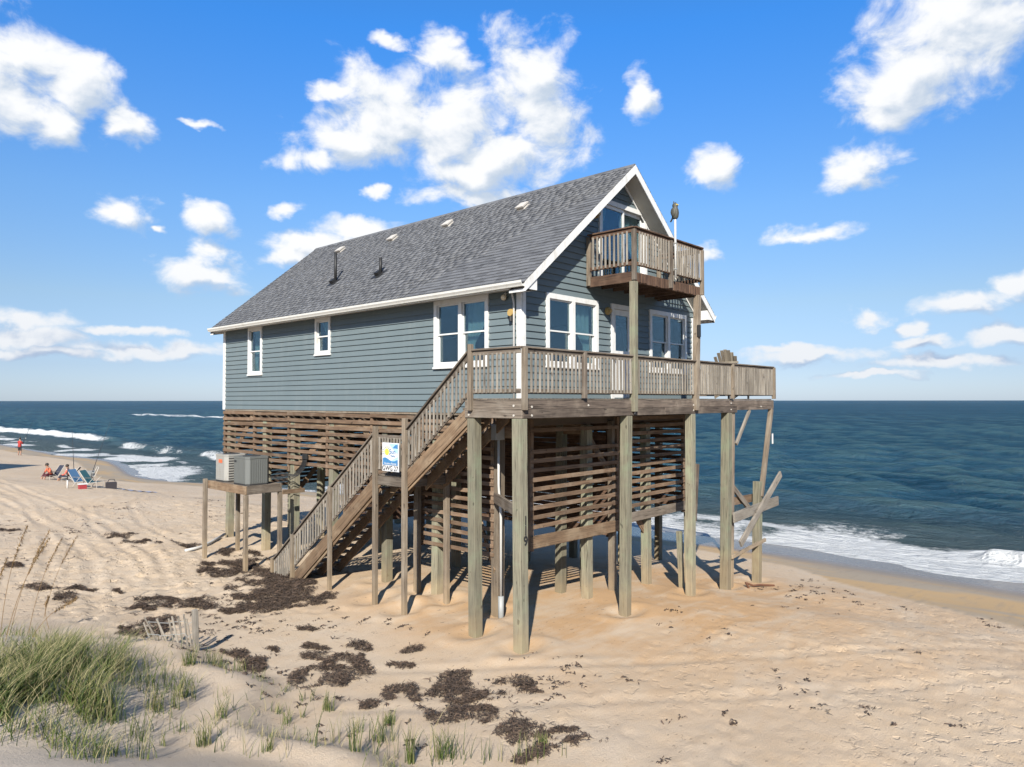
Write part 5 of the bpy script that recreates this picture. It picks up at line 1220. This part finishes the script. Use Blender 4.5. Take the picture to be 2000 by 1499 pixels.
WEED = [[-1.43, 9.43, 0.64, -0.69, 0.51, 1.03], [-2.04, 6.46, 0.63, -0.62, 0.54, 0.98], [-2.29, 8.85, 0.35, -0.32, 0.25, 0.53], [-1.98, 5.58, 0.5, -0.54, 0.35, 0.6], [-1.41, 8.01, 0.4, -0.37, 0.43, 0.81], [-1.28, 10.67, 0.23, -0.25, 0.3, 0.63], [-4.39, 6.9, 0.57, -0.57, 0.16, 0.41], [-5.13, 6.98, 0.36, -0.34, 0.07, 0.2], [-3.79, 5.62, 0.43, -0.46, 0.09, 0.19], [-3.03, 4.76, 0.46, -0.5, 0.15, 0.27], [-2.26, 4.54, 0.44, -0.47, 0.21, 0.35], [-1.79, 4.33, 0.14, -0.16, 0.19, 0.29], [-3.18, 5.16, 0.31, -0.34, 0.13, 0.24], [-4.06, 0.91, 0.27, -0.26, 0.2, 0.31], [-4.29, 0.13, 0.35, -0.34, 0.32, 0.48], [-4.9, 0.34, 0.13, -0.11, 0.14, 0.23], [-4.86, -0.34, 0.27, -0.29, 0.15, 0.23], [-4.35, -1.02, 0.26, -0.28, 0.15, 0.2], [-3.67, -1.49, 0.59, -0.64, 0.26, 0.29], [-3.28, -2.24, 0.61, -0.66, 0.41, 0.41], [-3.13, -1.26, 0.22, -0.24, 0.14, 0.16], [-3.96, -2.71, 0.25, -0.27, 0.26, 0.27], [-2.85, -2.38, 0.31, -0.3, 0.33, 0.31], [-3.68, -3.57, 0.33, -0.33, 0.2, 0.17], [-3.66, -4.22, 0.35, -0.38, 0.21, 0.16], [-4.05, -4.15, 0.32, -0.34, 0.17, 0.14], [-5.19, 2.22, 0.16, -0.13, 0.15, 0.32], [-5.21, 1.54, 0.19, -0.17, 0.11, 0.21], [-3.28, -0.25, 0.15, -0.16, 0.08, 0.1], [-3.71, 1.72, 0.14, -0.15, 0.12, 0.19], [-3.38, 1.21, 0.12, -0.13, 0.16, 0.23], [-4.43, 2.0, 0.13, -0.14, 0.05, 0.1], [-3.44, 2.6, 0.11, -0.12, 0.05, 0.08], [-2.59, 0.16, 0.14, -0.15, 0.08, 0.1], [-3.05, 1.6, 0.07, -0.07, 0.05, 0.07], [-2.04, 1.63, 0.04, -0.05, 0.04, 0.05], [-5.23, 5.29, 0.25, -0.27, 0.11, 0.28], [-5.72, 5.02, 0.29, -0.27, 0.12, 0.33], [-6.35, 10.04, 0.22, -0.18, 0.06, 0.24], [-5.75, 9.49, 0.23, -0.25, 0.05, 0.2], [-5.05, 8.69, 0.15, -0.16, 0.05, 0.15], [-4.61, 20.04, 0.27, -0.29, 0.1, 0.48], [-6.05, 12.8, 0.2, -0.16, 0.08, 0.37], [-6.13, 8.86, 0.16, -0.17, 0.06, 0.23], [-2.14, 13.79, 0.66, -0.72, 0.09, 0.24], [-2.46, 15.99, 0.41, -0.44, 0.1, 0.31], [-1.3, 12.55, 0.22, -0.24, 0.1, 0.23]]
def weed_pts(n, r):
    area = np.array([abs(w_[2] * w_[5] - w_[3] * w_[4]) for w_ in WEED]) ** .9 + .004; out = []
    cnt = (n * area / area.sum()).astype(int)
    for w_, c in zip(WEED, cnt):
        t = r.random(c) * 6.28; q = np.sqrt(r.random(c)) * (1 + .0 * t)
        u, v = q * np.cos(t) * 1.25, q * np.sin(t) * 1.25
        x = w_[0] + u * w_[2] + v * w_[4]; y = w_[1] + u * w_[3] + v * w_[5]
        x = x + .55 * vnoise(x, y, 1.1, 70) + .22 * vnoise(x, y, 3.1, 71); y = y + .55 * vnoise(x, y, 1.1, 72) + .22 * vnoise(x, y, 3.1, 73)
        edge = q + 2.4 * vnoise(x, y, 2.0, 77) + 1.6 * vnoise(x, y, 5.5, 78) + .9 * vnoise(x, y, 14., 79)
        k = (r.random(c) < ss(.98, .45, edge)) | ((edge < 1.25) & (r.random(c) < .05)); x, y, e = x[k], y[k], edge[k]
        out.append(np.stack([x, y, gvec(x, y) + .012 + r.random(len(x)) ** 1.5 * (.012 + .07 * np.clip(.84 - e, 0, .6))], -1))
    return np.concatenate(out)
co, q, tn = strands(130000, weed_pts, 5, (.03, .12), (.002, .005))
wd_ = link('seaweed', raw_mesh(co, q, M_WEED, {'tone': tn}), kind='stuff', label='dark brown seaweed wrack lying in drifts on the sand'); wd_['category'] = 'seaweed'
def speck_pts(n, r):
    x = np.concatenate([r.uniform(-7, 4, n // 2), r.uniform(-4, 11, n // 4), r.uniform(-6, -1, n // 4)]); y = np.concatenate([r.uniform(3, 26, n // 2), r.uniform(-8.5, -1.8, n // 4), r.uniform(-4, 8, n // 4)])
    k = (vnoise(x, y, .5, 88) + .8 * vnoise(x, y, 1.7, 89) > .10) & ~((x > -2) & (x < 9) & (y > -1.5) & (y < 14)); x, y = x[k], y[k]
    X2 = []; 
    m_ = r.integers(2, 9, len(x)); x = np.repeat(x, m_) + r.normal(0, .045, m_.sum()); y = np.repeat(y, m_) + r.normal(0, .03, m_.sum())
    return np.stack([x, y, gvec(x, y) + .012], -1)
co, q, tn = strands(2400, speck_pts, 6, (.03, .09), (.004, .010))
sp_ = link('beach_litter', raw_mesh(co, q, M_WEED, {'tone': tn}), kind='stuff', label='scattered dark flecks of seaweed and twigs on the sand'); sp_['category'] = 'litter'

def blades(base, h, r, bend=.5, wd=.006, wind=(.35, .22), seg=4, spread=.35, lean0=None):
    n = len(base); a = r.random(n) * 6.28
    lean = np.stack([np.cos(a), np.sin(a)], -1) * (r.random(n)[:, None] * spread) + np.array(wind) * r.uniform(.3, 1.2, n)[:, None] * bend
    side = np.stack([-np.sin(a + 1.2), np.cos(a + 1.2), 0 * a], -1); rows = []
    for k in range(seg + 1):
        s = k / seg; p = base + np.concatenate([lean * (s ** 1.7)[..., None] if isinstance(s, np.ndarray) else lean * s ** 1.7, np.full((n, 1), s - .18 * s ** 3)], 1) * h[:, None]
        wv = wd * (1 - s) ** .6 + .0006; rows.append(np.stack([p - side * wv, p + side * wv], 1))
    co = np.stack(rows, 1).reshape(-1, 3); nv = 2 * (seg + 1)
    q = np.array([[2 * k, 2 * k + 1, 2 * k + 3, 2 * k + 2] for k in range(seg)])
    q = (q[None] + nv * np.arange(n)[:, None, None]).reshape(-1, 4)
    return co, q, {'tone': np.repeat(r.random(n), nv), 'tip': np.tile(np.repeat(np.linspace(0, 1, seg + 1), 2), n) * np.repeat(r.uniform(.3, 1.15, n), nv)}
# the dense stand on the dune
r = np.random.default_rng(41); n = 170000
x = r.uniform(-10.2, -5.6, n); y = r.uniform(-4.2, 5.6, n)
poly = [[-10.07, -1.16], [-9.07, -1.47], [-8.41, -1.32], [-7.79, -0.63], [-7.19, 0.35], [-6.67, 2.04], [-7.35, 2.37], [-8.23, 2.08], [-9.76, 1.57]]
def poly_in(x, y):
    d = np.full(x.shape, 99.0)
    for (ax_, ay_), (bx_, by_) in zip(poly, poly[1:] + poly[:1]):
        L_ = math.hypot(bx_ - ax_, by_ - ay_); d = np.minimum(d, ((bx_ - ax_) * (y - ay_) - (by_ - ay_) * (x - ax_)) / L_)
    return d
den = ss(-.35, .55, poly_in(x, y) + 1.3 * vnoise(x, y, .8, 90) + .8 * vnoise(x, y, 2.2, 91))
edgex = -5.3 + .35 * np.sin(y * .9) + .25 * np.sin(y * 2.1 + 1)
lip = np.exp(-((edgex - x - .75) / .30) ** 2) * ss(-4.2, -3.4, y) * (1 - ss(2.4, 3.8, y)) * ss(-.12, .25, vnoise(x, y, 1.3, 97))
den = den * (.38 + .52 * ss(-.1, .25, vnoise(x, y, 1.6, 98))) + .09 * lip + .030 * ss(-5.5, -6.6, x) * ss(-2.2, .5, y + .6 * (x + 7)) * (1 - ss(3.4, 5.4, y))
cl_ = ss(-.05, .25, vnoise(x, y, 3.2, 92) + .6 * vnoise(x, y, 6.5, 93)) * .85 + .12
k = r.random(n) < den * cl_; x, y = x[k], y[k]
hh = r.uniform(.25, .72, len(x)) * (.5 + .5 * ss(0, .5, den[k])) * (1 - .5 * np.clip(lip[k] * 2, 0, 1))
co, q, at = blades(np.stack([x, y, gvec(x, y) - .02], -1), hh, r, .55, .0040, seg=4, spread=.80)
at['tone'] = np.clip(at['tone'] + np.repeat(np.clip(lip[k], 0, 1) * .6, 10), 0, 1)
gs = link('dune_grass', raw_mesh(co, q, M_GRASS, at), kind='stuff', label='dense green beach grass covering the dune'); gs['category'] = 'grass'
# loose tufts on the open dune face
TUFTS = [[-8.05, -0.61, 0.74], [-8.86, -1.34, 0.59], [-7.92, -1.05, 0.54], [-8.42, -1.6, 0.33], [-7.17, 0.59, 0.68], [-7.16, -0.27, 0.54], [-7.44, -0.32, 0.4], [-6.88, 0.1, 0.5], [-7.32, -0.51, 0.66], [-6.78, -0.79, 0.4], [-6.2, 1.53, 0.41], [-6.32, -0.05, 0.26], [-6.91, -1.42, 0.38], [-5.96, -1.03, 0.42], [-7.3, -1.44, 0.43], [-7.06, -2.05, 0.36], [-6.83, -2.1, 0.3], [-6.35, -2.44, 0.68], [-5.86, -2.01, 0.59], [-6.03, -2.7, 0.62], [-5.72, -2.7, 0.44], [-5.19, -3.09, 0.77], [-5.24, -3.3, 0.63], [-5.43, -1.95, 0.41], [-5.35, -2.36, 0.54], [-5.59, -2.93, 0.57], [-7.35, -0.89, 0.32], [-7.69, -1.29, 0.36], [-7.0, -0.97, 0.29], [-7.21, -1.72, 0.42], [-6.73, -2.38, 0.36], [-6.06, -1.6, 0.27], [-4.05, -4.36, 0.32], [-5.5, -3.12, 0.63], [-5.08, -3.3, 0.51], [-4.99, -3.49, 0.57], [-4.8, -3.75, 0.44], [-4.67, -3.89, 0.38], [-4.5, -4.08, 0.51], [-4.32, -4.17, 0.38], [-5.66, -0.93, 0.29], [-6.93, 2.08, 0.56], [-6.87, 1.0, 0.45], [-8.23, -0.63, 0.3], [-8.13, -1.8, 0.5], [-5.69, 1.74, 0.38], [-5.42, 1.38, 0.3], [-5.58, 0.4, 0.28], [-5.33, 0.07, 0.24], [-5.28, -0.43, 0.31], [-5.27, -0.97, 0.37], [-5.88, -0.61, 0.22], [-4.95, -2.0, 0.28], [-4.02, -4.0, 0.26]]
for (tx, ty, th_) in TUFTS:
    nb_ = int(r.choice([6, 10, 18, 34, 60])); rr_ = r.random(nb_) ** .7 * r.uniform(.05, .2); aa = r.random(nb_) * 6.28
    bx_, by_ = tx + rr_ * np.cos(aa), ty + rr_ * np.sin(aa); gz = ground(tx, ty)
    base = np.stack([bx_ - tx, by_ - ty, gvec(bx_, by_) - gz - .02], -1)
    co, q, at = blades(base, r.uniform(.45, 1.05, nb_) * th_, r, .18, .0036, seg=4, spread=.38)
    link('grass_tuft', raw_mesh(co, q, M_GRASS, at), Matrix.Translation((tx, ty, gz)), label='sparse yellow green grass tuft on the bare dune sand', cat='grass tuft', group='grass tufts on the dune face')
# sea oats
OATS = [[-8.39, 3.12, 1.06, -8.14, 2.79, 2.81], [-8.4, 2.78, 1.06, -7.98, 2.28, 2.66], [-7.49, 5.37, 0.42, -7.11, 4.89, 2.2], [-7.72, 5.58, 0.48, -7.27, 5.02, 2.35], [-6.85, 6.99, 0.28, -6.41, 6.46, 1.95], [-7.09, 5.68, 0.36, -7.1, 5.67, 0.99], [-8.02, 2.98, 0.96, -7.55, 2.45, 1.65], [-8.72, 2.07, 1.09, -8.59, 1.88, 2.51]]
for k, (x0, y0, z0, x1, y1, z1) in enumerate(OATS):
    b_ = Vector((x0, y0, ground(x0, y0))); t_ = Vector((x1, y1, z1)); e = empty('sea_oat', b_, 'tall tan sea oat stalk with drooping seed head on the grassy dune', 'sea oats', 'sea oats above the dune grass')
    ctl = b_.lerp(t_, .55) + Vector((-.10, .10, .10)); pts = [(b_ * (1 - s) ** 2 + ctl * 2 * s * (1 - s) + t_ * s * s) for s in [i / 9 for i in range(10)]]
    mb = MB(); mb.tube(pts, [.005 - .0003 * i for i in range(10)], 5); stem = mb.obj('stem', M_OAT, e)
    V = []; F = []; tn = []
    for i in range(170):
        s = .60 + .40 * i / 170; p = b_ * (1 - s) ** 2 + ctl * 2 * s * (1 - s) + t_ * s * s; a = random.random() * 6.28
        d = Vector((math.cos(a) * .5 + .3, math.sin(a) * .5 - .1, random.uniform(-.9, .5))).normalized(); sd_ = d.cross(Vector((.3, .2, .9))).normalized() * .007; ln = random.uniform(.03, .07) * (1.3 - abs(s - .82) * 3)
        p = p + d * .006; kx = len(V); V += [p, p + d * ln * .5 + sd_, p + d * ln, p + d * ln * .5 - sd_]; F.append((kx, kx + 1, kx + 2, kx + 3)); tn += [random.random()] * 4
    link('seed_head', raw_mesh(np.array([tuple(v) for v in V]), np.array(F), M_OAT, {'tone': np.array(tn), 'tip': np.array(tn)}), None, e)
print('objects', len(bpy.data.objects))
